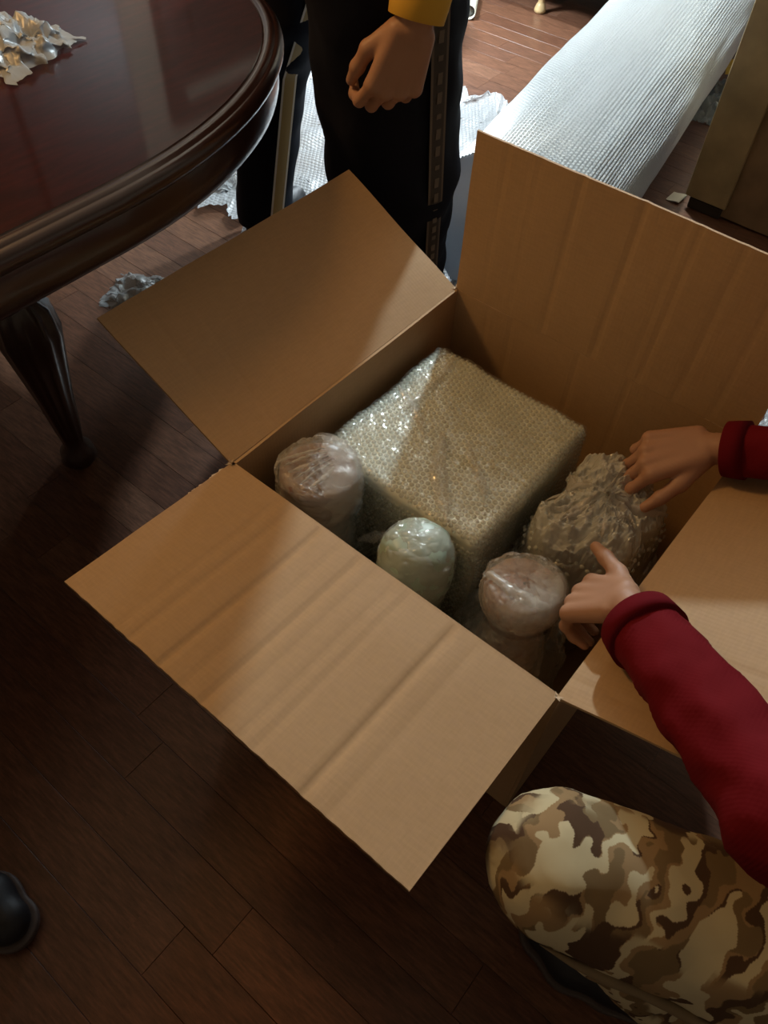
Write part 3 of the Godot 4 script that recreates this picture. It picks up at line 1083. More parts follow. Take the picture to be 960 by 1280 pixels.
func wrapped_jars() -> void:
	# brown jar by the left corner
	var t := thing("wrapped_jar", "brown jar in clear film with milky bands, by the carton's left corner", "jar", Vector3(-0.200, 0.010, 0.205), 0.0)
	t.scale.y = 1.04
	var prof := smooth_profile([Vector2(0.0005, 0), Vector2(0.040, 0.0), Vector2(0.052, 0.10), Vector2(0.052, 0.24), Vector2(0.050, 0.31), Vector2(0.062, 0.335), Vector2(0.063, 0.385), Vector2(0.054, 0.408), Vector2(0.0005, 0.414)], 6)
	part("jar_body", Mb.new().lathe(prof, 64).commit(), M.brown_jar, t)
	part("film_wrap", wrap_mesh(prof, 0.004, 81, 0.005, 140), M.wrapfilm, t)
	part("outer_film", wrap_mesh(prof, 0.007, 181, 0.003, 220, 0.0, 0.009), M.pleat, t)
	part("film_skirt", wrap_mesh(smooth_profile([Vector2(0.074, 0.02), Vector2(0.080, 0.14), Vector2(0.078, 0.25), Vector2(0.066, 0.335)], 6), 0.003, 83, 0.010, 110, 0.003), M.clear, t)
	part("milky_layer", shell(prof, -125, 35, 0.03, 0.34, 0.0165, 0.0022, 84), M.milky_soft, t)
	for k in 6:
		var x := -0.046 + 0.013 * k
		part("stretch_crease", strip(prof, Vector2(x * 1.1, 0.046 - absf(x) * 0.35), Vector2(x * 0.55 + 0.012, -0.030 + 0.004 * k), 0.003 * sin(k * 2.1), 0.0065 + 0.002 * sin(k * 4.0), 0.0095, 85 + k), M.milky, t)
	# pale green vase
	var g := thing("wrapped_vase", "pale green rounded vase in clear film, middle of the carton's front row", "vase", Vector3(0.001, 0.010, 0.200), 0.9)
	g.scale.y = 1.05
	var pg := smooth_profile([Vector2(0.0005, 0), Vector2(0.030, 0.0), Vector2(0.036, 0.10), Vector2(0.046, 0.21), Vector2(0.058, 0.29), Vector2(0.061, 0.335), Vector2(0.054, 0.372), Vector2(0.036, 0.392), Vector2(0.0005, 0.398)], 6)
	var gl := noise(30.0, 90, 2)
	part("vase_body", Mb.new().lathe(pg, 64, Transform3D.IDENTITY, func(w: Vector3, _th: float) -> Vector3: return w + Vector3(w.x, 0, w.z).normalized() * 0.003 * gl.get_noise_3dv(w)).commit(), M.green_vase, g)
	part("film_wrap", wrap_mesh(pg, 0.0025, 91, 0.0045, 130), M.haze, g)
	var tail := Mb.new()
	var tn := crumple(50.0, 93)
	tail.grid(26, 26, func(u: float, v: float) -> Vector3:
		var w := Vector3(0.050 + 0.055 * u, 0.335 - 0.05 * u + 0.018 * sin(v * 7), -0.035 + 0.085 * (v - 0.5) * (0.5 + u) + 0.03)
		return w + Vector3(0, 0.016, 0.006) * tn.get_noise_3dv(w))
	var tl := part("film_tail", tail.commit(), M.haze, g)
	tl.rotation.y = 1.6
	# pinkish jar at the near corner
	var j := thing("wrapped_jar", "pinkish brown jar in crumpled film nearest the carton's front right corner", "jar", Vector3(0.163, 0.010, 0.150), 0.0)
	var pj := smooth_profile([Vector2(0.0005, 0), Vector2(0.050, 0.0), Vector2(0.058, 0.08), Vector2(0.056, 0.20), Vector2(0.040, 0.275), Vector2(0.046, 0.315), Vector2(0.056, 0.345), Vector2(0.055, 0.378), Vector2(0.042, 0.392), Vector2(0.0005, 0.396)], 6)
	part("jar_body", Mb.new().lathe(pj, 64, Transform3D.IDENTITY, func(w: Vector3, _th: float) -> Vector3: return w + Vector3(w.x, 0.0, w.z).normalized() * 0.004 * gl.get_noise_3dv(w * 1.5)).commit(), M.pink_jar, j)
	part("film_wrap", wrap_mesh(pj, 0.004, 95, 0.006, 140, 0.001), M.wrapfilm, j)
	part("outer_film", wrap_mesh(pj, 0.007, 182, 0.003, 220, 0.0, 0.010), M.pleat, j)
	part("film_skirt", wrap_mesh(smooth_profile([Vector2(0.088, 0.05), Vector2(0.100, 0.16), Vector2(0.094, 0.235), Vector2(0.070, 0.300), Vector2(0.060, 0.33)], 6), 0.0, 97, 0.010, 120, 0.003), M.clear, j)
	part("film_band", strip(pj, Vector2(-0.050, 0.018), Vector2(0.052, 0.010), -0.010, 0.020, 0.010, 98), M.milky, j)
	part("film_band", strip(pj, Vector2(0.030, -0.050), Vector2(0.056, 0.020), 0.004, 0.026, 0.010, 99), M.milky, j)
	part("milky_layer", shell(pj, -80, 45, 0.03, 0.30, 0.0165, 0.0022, 100), M.milky_soft, j)
	part("milky_layer", shell(pj, -50, 90, 0.06, 0.36, 0.0195, 0.003, 186), M.milky_soft, j)

func bundle() -> void:
	var t := thing("wrapped_bundle", "crumpled bubble wrap bundle under both hands beside the carton's right side", "package", Vector3(0.164, 0.010, -0.055))
	var lobes := [[Vector3(-0.012, 0.318, 0.045), 0.059], [Vector3(0.038, 0.332, 0.030), 0.058], [Vector3(0.045, 0.328, -0.045), 0.057], [Vector3(-0.006, 0.335, -0.062), 0.058], [Vector3(0.010, 0.340, -0.005), 0.055]]
	var bones := []
	for l in lobes:
		bones.append([Vector3(l[0].x * 0.7, 0.06, l[0].z * 0.7), l[0], 0.055, l[1]])
	var core := Mb.new()
	nets(core, bones, 0.010, 0.02)
	part("contents", core.commit(), M.dark_core, t)
	bundle_film(t, lobes)

func bundle_top(lobes: Array, x: float, z: float) -> float:
	var h := 0.20
	for l in lobes:
		var c: Vector3 = l[0]
		var d2 := (x - c.x) * (x - c.x) + (z - c.z) * (z - c.z)
		var r: float = l[1] + 0.012
		if d2 < r * r: h = maxf(h, c.y + sqrt(r * r - d2))
	return h

func bundle_film(t: Node3D, lobes: Array) -> void:
	var places := []
	for j in range(-14, 15):
		for i in range(-14, 15):
			var x := (i + (0.5 if j % 2 else 0.0)) * 0.0104
			var z := j * 0.0092
			var h := bundle_top(lobes, x, z)
			if h < 0.29: continue
			var e := 0.004
			var d := Vector3(bundle_top(lobes, x - e, z) - bundle_top(lobes, x + e, z), 2 * e, bundle_top(lobes, x, z - e) - bundle_top(lobes, x, z + e))
			places.append(facing(d, Vector3(x, h - 0.0125, z)))
	bubbles(t, places)
	# the loose outer film, gathered in the middle and pulled into sharp pleats
	var rng := RandomNumberGenerator.new()
	rng.seed = 33
	var fine := crumple(90.0, 108)
	for k in 16:
		var ang := TAU * k / 16.0 + rng.randf_range(-0.3, 0.3)
		var a := Vector2(cos(ang), sin(ang)) * rng.randf_range(0.004, 0.05)
		var b := Vector2(cos(ang + rng.randf_range(-0.6, 0.6)), sin(ang)) * rng.randf_range(0.060, 0.105)
		var side := (b - a).orthogonal().normalized()
		var wide := rng.randf_range(0.008, 0.030)
		var bow := rng.randf_range(-0.018, 0.018)
		var rib := Mb.new()
		rib.grid(40, 8, func(u: float, v: float) -> Vector3:
			var q := a.lerp(b, u) + side * ((v - 0.5) * wide * (0.15 + 0.85 * sin(PI * clampf(u, 0.05, 0.95)) + 0.5 * fine.get_noise_1d(u * 0.12)) + bow * sin(PI * u))
			var h := bundle_top(lobes, q.x, q.y)
			return Vector3(q.x, h + 0.014 + 0.008 * (1 - pow(v * 2 - 1, 2)) + 0.005 * fine.get_noise_3d(q.x, 0, q.y), q.y))
		part("film_fold", rib.commit(), M.milky, t)
	var rd := ridged(20.0, 106)
	var low := noise(14.0, 107, 2)
	for layer in 1:
		var sheet := Mb.new()
		sheet.grid(220, 70, func(u: float, v: float) -> Vector3:
			var th := u * TAU
			var r := 0.004 + 0.125 * v
			var x := cos(th) * r * 0.92 + 0.012
			var z := sin(th) * r - 0.005
			var lo := 0.0
			for k in 5: lo += bundle_top(lobes, x + 0.012 * cos(k * TAU / 5), z + 0.012 * sin(k * TAU / 5)) * 0.2
			var pleat := sin(th * 8 + 5.0 * low.get_noise_2d(x, z) + layer * 2.0)
			var w := 0.5 + 0.5 * rd.get_noise_3d(x, layer * 0.2, z)
			var h: float = lo + 0.005 + layer * 0.005 + 0.020 * w * w + 0.007 * pleat * smoothstep(0.1, 0.6, v)
			return Vector3(x, h, z), 1, 1)
		part("outer_film", sheet.commit(), M.sheetfilm, t)

# ---- bubble wrap roll and its loose end

func film_roll() -> void:
	var dir := Vector3(-0.19038, 0, -0.98171).normalized()
	var t := thing("bubble_wrap_roll", "huge roll of white bubble wrap lying on the floor behind the carton", "roll", Vector3(-0.715, 0, -2.0) - dir * 1.22)
	t.rotation.y = atan2(-dir.x, -dir.z)
	var L := 2.16
	var R := 0.226
	var mb := Mb.new()
	var low := noise(2.2, 111, 2)
	var nseg := 576
	mb.grid(nseg, 60, func(u: float, v: float) -> Vector3:
		var th := u * TAU
		var rr := R + 0.0030 * absf(sin(th * 72)) + 0.006 * low.get_noise_3d(cos(th), sin(th), v * 2)
		return Vector3(cos(th) * rr, R + 0.007 + sin(th) * rr, -v * L), 24.0, 1.2)
	part("wound_film", mb.commit(), M.roll, t)
	for e in [0.002, -L - 0.002]:
		var ends := Mb.new()
		ends.grid(64, 40, func(u: float, v: float) -> Vector3:
			var th := u * TAU
			var rr := 0.04 + (R - 0.042) * v
			return Vector3(cos(th) * rr, R + 0.007 + sin(th) * rr, e + 0.002 * sin(v * 130)), 1, 1, e > 0)
		part("wound_end", ends.commit(), M.roll_end, t)
	# the loose sheet that runs off over the floor
	var s := Mb.new()
	var cr := crumple(3.0, 113)
	var nz := noise(5.0, 114, 3)
	s.grid(110, 70, func(u: float, v: float) -> Vector3:
		var x := -0.12 - 1.08 * u
		var zz := 0.02 - 1.12 * v + 0.10 * nz.get_noise_2d(u * 2, v)
		var lift := 0.008 + 0.02 * maxf(0.0, cr.get_noise_3d(x, 0, zz) + 0.6) + 0.012 * (nz.get_noise_2d(x, zz) + 0.5)
		var edge := smoothstep(0.88, 1.0, v) + smoothstep(0.94, 1.0, u) + smoothstep(0.1, 0.0, v) * 0.6
		lift += edge * (0.012 + 0.02 * absf(nz.get_noise_2d(x * 4, zz * 4)))
		if u < 0.08: lift += 0.03 * (1 - u / 0.08)
		return Vector3(x, lift, zz), 6, 6)
	part("loose_sheet", s.commit(), M.sheet, t)
	var c := Mb.new()
	c.grid(80, 14, func(u: float, v: float) -> Vector3:
		var zz := -0.30 - 1.45 * u
		var h := 0.03 + (0.10 + 0.05 * nz.get_noise_1d(zz * 3)) * v
		return Vector3(-0.20 - 0.12 * sin(v * 2.2) - 0.03 * nz.get_noise_2d(zz * 5, v), h + 0.02 * nz.get_noise_2d(zz * 9, v * 3), zz), 5, 1)
	part("curled_edge", c.commit(), M.sheet, t)

func tan_carton() -> void:
	var t := thing("tan_carton", "tall tan carton standing upright beside the bubble wrap roll", "box", Vector3(0.03, 0, -1.67))
	part("body", Mb.new().rounded(Vector3(0.62, 1.05, 0.34), 0.006, 12, null, Transform3D(Basis(), Vector3(0.06, 0.530, -0.165))).commit(), M.tan_dark, t)
	part("edge_board", Mb.new().box(Vector3(0.135, 1.05, 0.014), 0.002, Transform3D(Basis(), Vector3(-0.3025, 0.565, 0.016))).commit(false), M.tan, t)
	part("side_board", Mb.new().box(Vector3(0.03, 1.05, 0.30), 0.002, Transform3D(Basis(), Vector3(-0.27, 0.565, -0.155))).commit(false), M.tan, t)
	part("foot", Mb.new().box(Vector3(0.11, 0.036, 0.30), 0.003, Transform3D(Basis(), Vector3(-0.30, 0.018, -0.135))).commit(false), M.black, t)

func back_things() -> void:
	var s := thing("sofa", "dark sofa on pale turned legs at the back of the room", "sofa", Vector3(-1.985, 0, -3.10))
	part("seat", Mb.new().rounded(Vector3(1.75, 0.29, 0.82), 0.04, 14, null, Transform3D(Basis(), Vector3(0, 0.275, 0.12))).commit(), M.sofa, s)
	part("backrest", Mb.new().rounded(Vector3(1.75, 0.60, 0.20), 0.05, 14, null, Transform3D(Basis(), Vector3(0, 0.68, -0.30))).commit(), M.sofa, s)
	for x in [-0.80, 0.80]:
		part("armrest", Mb.new().rounded(Vector3(0.16, 0.24, 0.80), 0.05, 12, null, Transform3D(Basis(), Vector3(x, 0.52, 0.10))).commit(), M.sofa, s)
	for x in [-0.80, 0.475]:
		for z in [-0.30, 0.42]:
			part("leg", Mb.new().lathe(smooth_profile([Vector2(0.0005, 0), Vector2(0.020, 0.0), Vector2(0.026, 0.012), Vector2(0.020, 0.03), Vector2(0.014, 0.045), Vector2(0.018, 0.08), Vector2(0.026, 0.12), Vector2(0.028, 0.14)], 4), 20, Transform3D(Basis(), Vector3(x, 0, z + 0.06))).commit(), M.brass, s)
	var r := thing("film_tube", "short white plastic tube lying on the floor before the sofa", "tube", Vector3(-1.79, 0, -2.50), 0.55)
	part("shell", Mb.new().lathe([Vector2(0.030, 0.0), Vector2(0.030, 0.40), Vector2(0.024, 0.40), Vector2(0.024, 0.0), Vector2(0.030, 0.0)], 32, Transform3D(Basis(Vector3.RIGHT, PI / 2), Vector3(0, 0.031, -0.2))).commit(), M.cream, r)
	part("wound_sheet", Mb.new().lathe([Vector2(0.0005, 0.02), Vector2(0.0235, 0.02), Vector2(0.0235, 0.38), Vector2(0.0005, 0.38)], 32, Transform3D(Basis(Vector3.RIGHT, PI / 2), Vector3(0, 0.031, -0.2))).commit(), M.roll, r)

# a crumpled scrap of film: a sheet with folds
func scrap(label: String, at: Vector3, sx: float, sz: float, h: float, seed_: int, m: Material, turn := 0.0) -> Node3D:
	var cr := crumple(30.0, seed_)
	var nz := noise(16.0, seed_ + 1, 3)
	var mb := Mb.new()
	mb.grid(54, 54, func(u: float, v: float) -> Vector3:
		var x := (u - 0.5) * sx + 0.02 * nz.get_noise_2d(u * 0.3, v * 0.3)
		var z := (v - 0.5) * sz + 0.02 * nz.get_noise_2d(v * 0.3 + 4, u * 0.3)
		var fall := (1 - pow(absf(u * 2 - 1), 3.0)) * (1 - pow(absf(v * 2 - 1), 3.0))
		var y := 0.003 + h * fall * (0.55 + 0.55 * nz.get_noise_2d(x, z)) + h * 0.5 * maxf(0.0, cr.get_noise_3d(x, 0, z) + 0.6)
		return Vector3(x, y, z), 1, 1)
	var o := part("film_scrap", mb.commit(), m)
	o.position = at
	o.rotation.y = turn
	tag(o, label, "plastic film")
	return o

func scraps() -> void:
	scrap("crumpled clear bubble wrap scrap on the table top", Vector3(-1.115, 0.751, 0.045), 0.24, 0.20, 0.060, 121, M.scrapfilm, 0.3)
	scrap("whitish film scrap on the floor under the table by the left flap", Vector3(-1.22, 0.0, -0.22), 0.26, 0.16, 0.05, 123, M.scrapfilm, 0.5)
	scrap("curled whitish film scrap on the floor beside the standing person's foot", Vector3(-1.50, 0.0, -0.70), 0.34, 0.12, 0.06, 125, M.sheet, 0.9)
	scrap("crumpled film between the bubble wrap roll and the tan carton", Vector3(-0.545, 0.0, -2.38), 0.13, 0.36, 0.10, 127, M.scrapfilm, 0.15)
	scrap("shiny film scrap at the far end of the bubble wrap roll", Vector3(-0.80, 0.0, -3.12), 0.16, 0.42, 0.12, 129, M.scrapfilm, 0.2)
	scrap("pale film sheet on the floor behind the carton's right corner", Vector3(0.44, 0.0, -0.86), 0.34, 0.40, 0.03, 131, M.sheet, 0.2)
	var y := part("paper_scrap", Mb.new().rounded(Vector3(0.06, 0.004, 0.09), 0.0019, 8, func(q: Vector3, _d: Vector3) -> Vector3: return q + Vector3(0, 0.012 * sin(q.z * 60), 0)).commit(), M.yellow_label)
	y.position = Vector3(-0.56, 0.115, -2.44)
	y.rotation = Vector3(0.3, 0.4, 0.2)
	tag(y, "small yellow paper scrap on the crumpled film by the roll", "paper")
	var w := part("paper_scrap", Mb.new().rounded(Vector3(0.045, 0.004, 0.06), 0.0019, 8, func(q: Vector3, _d: Vector3) -> Vector3: return q + Vector3(0, 0.003 * sin(q.x * 90), 0)).commit(), M.cream)
	w.position = Vector3(-0.372, 0.005, -1.675)
	tag(w, "small white paper scrap on the floor at the tan carton's foot", "paper")

# ------------------------------------------------------------------ people

func head(mb: Mb, at: Vector3, fwd: Vector3, up: Vector3) -> Array:
	# head as a field: skull, jaw, nose, ears; gives bones
	fwd = (fwd - up * fwd.dot(up)).normalized()
	var s := up.cross(fwd).normalized()
	var P := func(x: float, y: float, z: float) -> Vector3: return at + s * x + up * y + fwd * z
	return [
		[P.call(0, 0.035, -0.02), P.call(0, 0.045, 0.02), 0.082, 0.076],
		[P.call(0, -0.01, 0.02), P.call(0, -0.075, 0.055), 0.066, 0.036],
		[P.call(-0.035, -0.05, 0.02), P.call(0.035, -0.05, 0.02), 0.032, 0.032],
		[P.call(0, 0.020, 0.092), P.call(0, -0.018, 0.108), 0.010, 0.014],
		[P.call(-0.03, 0.03, 0.082), P.call(0.03, 0.03, 0.082), 0.012, 0.012],
		[P.call(-0.016, -0.050, 0.084), P.call(0.016, -0.050, 0.084), 0.009, 0.009],
		[P.call(-0.080, 0.015, -0.005), P.call(-0.080, -0.020, 0.002), 0.014, 0.010],
		[P.call(0.080, 0.015, -0.005), P.call(0.080, -0.020, 0.002), 0.014, 0.010],
	]

func head_bits(t: Node3D, at: Vector3, fwd: Vector3, up: Vector3, seed_: int) -> void:
	fwd = (fwd - up * fwd.dot(up)).normalized()
	var s := up.cross(fwd).normalized()
	for x in [-0.031, 0.031]:
		var e := Mb.new()
		nets(e, [[at + s * x + up * 0.008 + fwd * 0.079, at + s * x + up * 0.008 + fwd * 0.080, 0.0105, 0.0105]], 0.0035, 0.001)
		part("eye", e.commit(), M.white_eye, t)
		var ir := Mb.new()
		nets(ir, [[at + s * x + up * 0.008 + fwd * 0.0875, at + s * x + up * 0.008 + fwd * 0.088, 0.005, 0.005]], 0.002, 0.001)
		part("iris", ir.commit(), M.hair, t)
		var b := Mb.new()
		b.tube([at + s * x * 0.5 + up * 0.030 + fwd * 0.092, at + s * x + up * 0.036 + fwd * 0.090, at + s * x * 1.5 + up * 0.030 + fwd * 0.080], [0.003, 0.004, 0.002], 8)
		part("eyebrow", b.commit(), M.hair, t)
	var m := Mb.new()
	m.tube([at - s * 0.022 - up * 0.052 + fwd * 0.086, at - up * 0.050 + fwd * 0.094, at + s * 0.022 - up * 0.052 + fwd * 0.086], [0.003, 0.005, 0.003], 10)
	part("mouth", m.commit(), M.lip, t)
	var h := Mb.new()
	nets(h, [[at + up * 0.058 - fwd * 0.028, at + up * 0.072 + fwd * 0.022, 0.086, 0.070], [at + up * 0.0 - fwd * 0.055, at - up * 0.03 - fwd * 0.05, 0.062, 0.045]], 0.008, 0.02, 0.004, noise(60, seed_, 2))
	part("hair", h.commit(), M.hair, t)

func squatting_person() -> void:
	var t := Node3D.new()
	var mb := Mb.new()
	# joints, the figure squats facing the carton (towards -x); its left side is towards the camera
	var pel := Vector3(0.97, 0.34, 0.16)
	var chest := Vector3(0.90, 0.70, 0.11)
	var neck := Vector3(0.84, 0.91, 0.10)
	var hd := Vector3(0.80, 1.04, 0.10)
	var shl := Vector3(0.80, 0.81, 0.275)
	var shr := Vector3(0.80, 0.81, -0.075)
	var ell := Vector3(0.560, 0.615, 0.340)
	var elr := Vector3(0.555, 0.625, -0.245)
	var wrl := Vector3(0.310, 0.498, 0.155)
	var wrr := Vector3(0.268, 0.490, -0.200)
	var knl := Vector3(0.412, 0.405, 0.452)
	var anl := Vector3(0.625, 0.095, 0.395)
	var hpl := Vector3(0.93, 0.34, 0.25)
	var hpr := Vector3(0.93, 0.34, 0.06)
	var knr := Vector3(0.62, 0.105, -0.10)
	var anr := Vector3(0.98, 0.075, -0.03)
	var up := (hd - neck).normalized()
	var body := [
		[pel, chest, 0.115, 0.12], [chest + Vector3(0, 0, 0.06), chest - Vector3(0, 0, 0.06), 0.115, 0.115], [shl, shr, 0.062, 0.062], [chest, neck, 0.09, 0.055], [neck, hd - up * 0.05, 0.050, 0.050],
		[shl, ell, 0.047, 0.038], [ell, wrl, 0.038, 0.026], [shr, elr, 0.047, 0.038], [elr, wrr, 0.038, 0.025],
		[pel, hpl, 0.11, 0.085], [hpl, knl, 0.080, 0.054], [knl, anl, 0.050, 0.036], [pel, hpr, 0.11, 0.085], [hpr, knr, 0.080, 0.054], [knr, anr, 0.05, 0.036],
	]
	nets(mb, body, 0.012, 0.03)
	nets(mb, head(mb, hd, Vector3(-0.8, -0.5, 0), up), 0.006, 0.02)
	# hands
	var lh := hand_bones(wrl + Vector3(-0.012, 0.004, -0.004), Vector3(-0.61, -0.77, -0.15), Vector3(0.78, -0.61, -0.02), 1.0, [[30, 40, 30], [34, 44, 32], [38, 46, 32], [42, 46, 32]], [[0.70, 0.60, -0.25], [0.80, 0.45, -0.40], [0.82, 0.40, -0.40]], 1.06)
	lh.append([ell.lerp(wrl, 0.6), wrl + Vector3(-0.005, 0, -0.004), 0.031, 0.026])
	nets(mb, lh, 0.003, 0.007)
	var rh := hand_bones(wrr + Vector3(-0.010, 0.004, 0.004), Vector3(-0.70, -0.36, 0.58), Vector3(0.17, -0.87, -0.33), -1.0, [[38, 40, 24], [42, 42, 26], [46, 44, 28], [48, 44, 28]], [[0.75, 0.58, 0.10], [0.85, 0.36, 0.15], [0.85, 0.26, 0.22]], 1.06)
	rh.append([elr.lerp(wrr, 0.6), wrr + Vector3(-0.004, 0, 0.004), 0.029, 0.024])
	nets(mb, rh, 0.003, 0.007)
	var b := MeshInstance3D.new()
	b.mesh = mb.commit()
	b.material_override = M.skin
	b.name = numbered("person")
	add_child(b)
	tag(b, "squatting person in red sweater and camouflage trousers reaching both hands into the carton", "person")
	t = b
	# sweater
	var sw := Mb.new()
	var wr := noise(16.0, 141, 2)
	var cl := (wrl - ell).normalized()
	var cr := (wrr - elr).normalized()
	var cutl := wrl - cl * 0.030
	var cutr := wrr - cr * 0.022
	nets(sw, [
		[pel + Vector3(0, 0.02, 0), chest, 0.140, 0.135], [chest + Vector3(0, 0, 0.07), chest - Vector3(0, 0, 0.07), 0.130, 0.130], [shl, shr, 0.074, 0.074], [chest, neck - up * 0.05, 0.105, 0.07],
		[shl, ell, 0.066, 0.062], [ell, wrl, 0.060, 0.046], [shr, elr, 0.064, 0.054], [elr, wrr, 0.052, 0.038]],
		0.009, 0.03, 0.007, wr, [[cutl, cl, 0.12], [cutr, cr, 0.12]])
	part("sweater", sw.commit(), M.red, t)
	for c in [[cutl, cl, 0.0495], [cutr, cr, 0.0415]]:
		part("cuff", Mb.new().tube([c[0] - c[1] * 0.028, c[0] - c[1] * 0.010, c[0] + c[1] * 0.004, c[0] + c[1] * 0.005], [c[2] + 0.004, c[2] + 0.003, c[2] + 0.0015, c[2] - 0.004], 40).commit(), M.red_cuff, t)
	# trousers
	var tr := Mb.new()
	var tb := [[hpl, knl, 0.118, 0.084, 0.0], [knl, anl, 0.074, 0.058, 0.6], [pel, hpl, 0.14, 0.12, 1.2], [hpr, knr, 0.112, 0.080, 0.2], [knr, anr, 0.072, 0.068, 0.8], [pel, hpr, 0.14, 0.12, 1.5]]
	nets(tr, tb, 0.009, 0.03, 0.006, noise(11.0, 143, 2), [[anl, (anl - knl).normalized(), 0.2], [anr, (anr - knr).normalized(), 0.2]], tb)
	part("trousers", tr.commit(), M.camo, t)
	# the side seam of the thigh, a doubled welt of cloth
	var wl := []
	var wrad := []
	for k in 15:
		var s := k / 14.0
		var c := knl.lerp(hpl, s)
		var ax := (hpl - knl).normalized()
		var side := Vector3(0.0, -0.17, 0.98)
		side = (side - ax * side.dot(ax)).normalized()
		wl.append(c + side * (lerpf(0.088, 0.124, s) + 0.002 * sin(s * 21)))
		wrad.append((0.0085 + 0.0015 * sin(s * 17)) * smoothstep(-0.02, 0.16, s))
	part("seam", Mb.new().tube(wl, wrad, 10).commit(), M.camo_hem, t)
	# shoes: left under the raised knee, right behind
	shoe_on(t, anl, Vector3(-0.97, 0, 0.20))
	shoe_on(t, anr, Vector3(0.98, 0, 0.05))
	head_bits(t, hd, Vector3(-0.8, -0.5, 0), up, 145)

func shoe_shape(toe: Vector3, at: Vector3) -> Array:
	# upper and sole for a shoe whose heel stands under at, pointing along toe
	toe = Vector3(toe.x, 0, toe.z).normalized()
	var s := toe.cross(Vector3.UP).normalized()
	var o := Vector3(at.x, 0, at.z)
	var up := Mb.new()
	nets(up, [[o - toe * 0.035 + Vector3(0, 0.055, 0), o + toe * 0.06 + Vector3(0, 0.052, 0), 0.036, 0.042], [o + toe * 0.06 + Vector3(0, 0.050, 0), o + toe * 0.165 + s * 0.006 + Vector3(0, 0.042, 0), 0.044, 0.034], [o + Vector3(0, 0.06, 0), o + Vector3(0, 0.10, 0), 0.042, 0.044], [o + toe * 0.12 + s * 0.018 + Vector3(0, 0.04, 0), o + toe * 0.12 - s * 0.018 + Vector3(0, 0.04, 0), 0.033, 0.033]], 0.006, 0.025, 0, null, [[o + Vector3(0, 0.014, 0), Vector3.DOWN, 0.4]])
	var so := Mb.new()
	nets(so, [[o - toe * 0.035 + Vector3(0, 0.020, 0), o + toe * 0.06 + Vector3(0, 0.020, 0), 0.042, 0.046], [o + toe * 0.06 + Vector3(0, 0.020, 0), o + toe * 0.165 + s * 0.006 + Vector3(0, 0.020, 0), 0.050, 0.041], [o + toe * 0.12 + s * 0.018 + Vector3(0, 0.02, 0), o + toe * 0.12 - s * 0.018 + Vector3(0, 0.02, 0), 0.039, 0.039]], 0.005, 0.02, 0, null, [[o + Vector3(0, 0.001, 0), Vector3.DOWN, 0.4], [o + Vector3(0, 0.026, 0), Vector3.UP, 0.4]])
	return [up.commit(), so.commit()]

func shoe_on(t: Node3D, ankle: Vector3, toe: Vector3) -> void:
	var sh := shoe_shape(toe, ankle)
	var u := part("shoe", sh[0], M.shoe, t)
	part("sole", sh[1], M.sole, u)

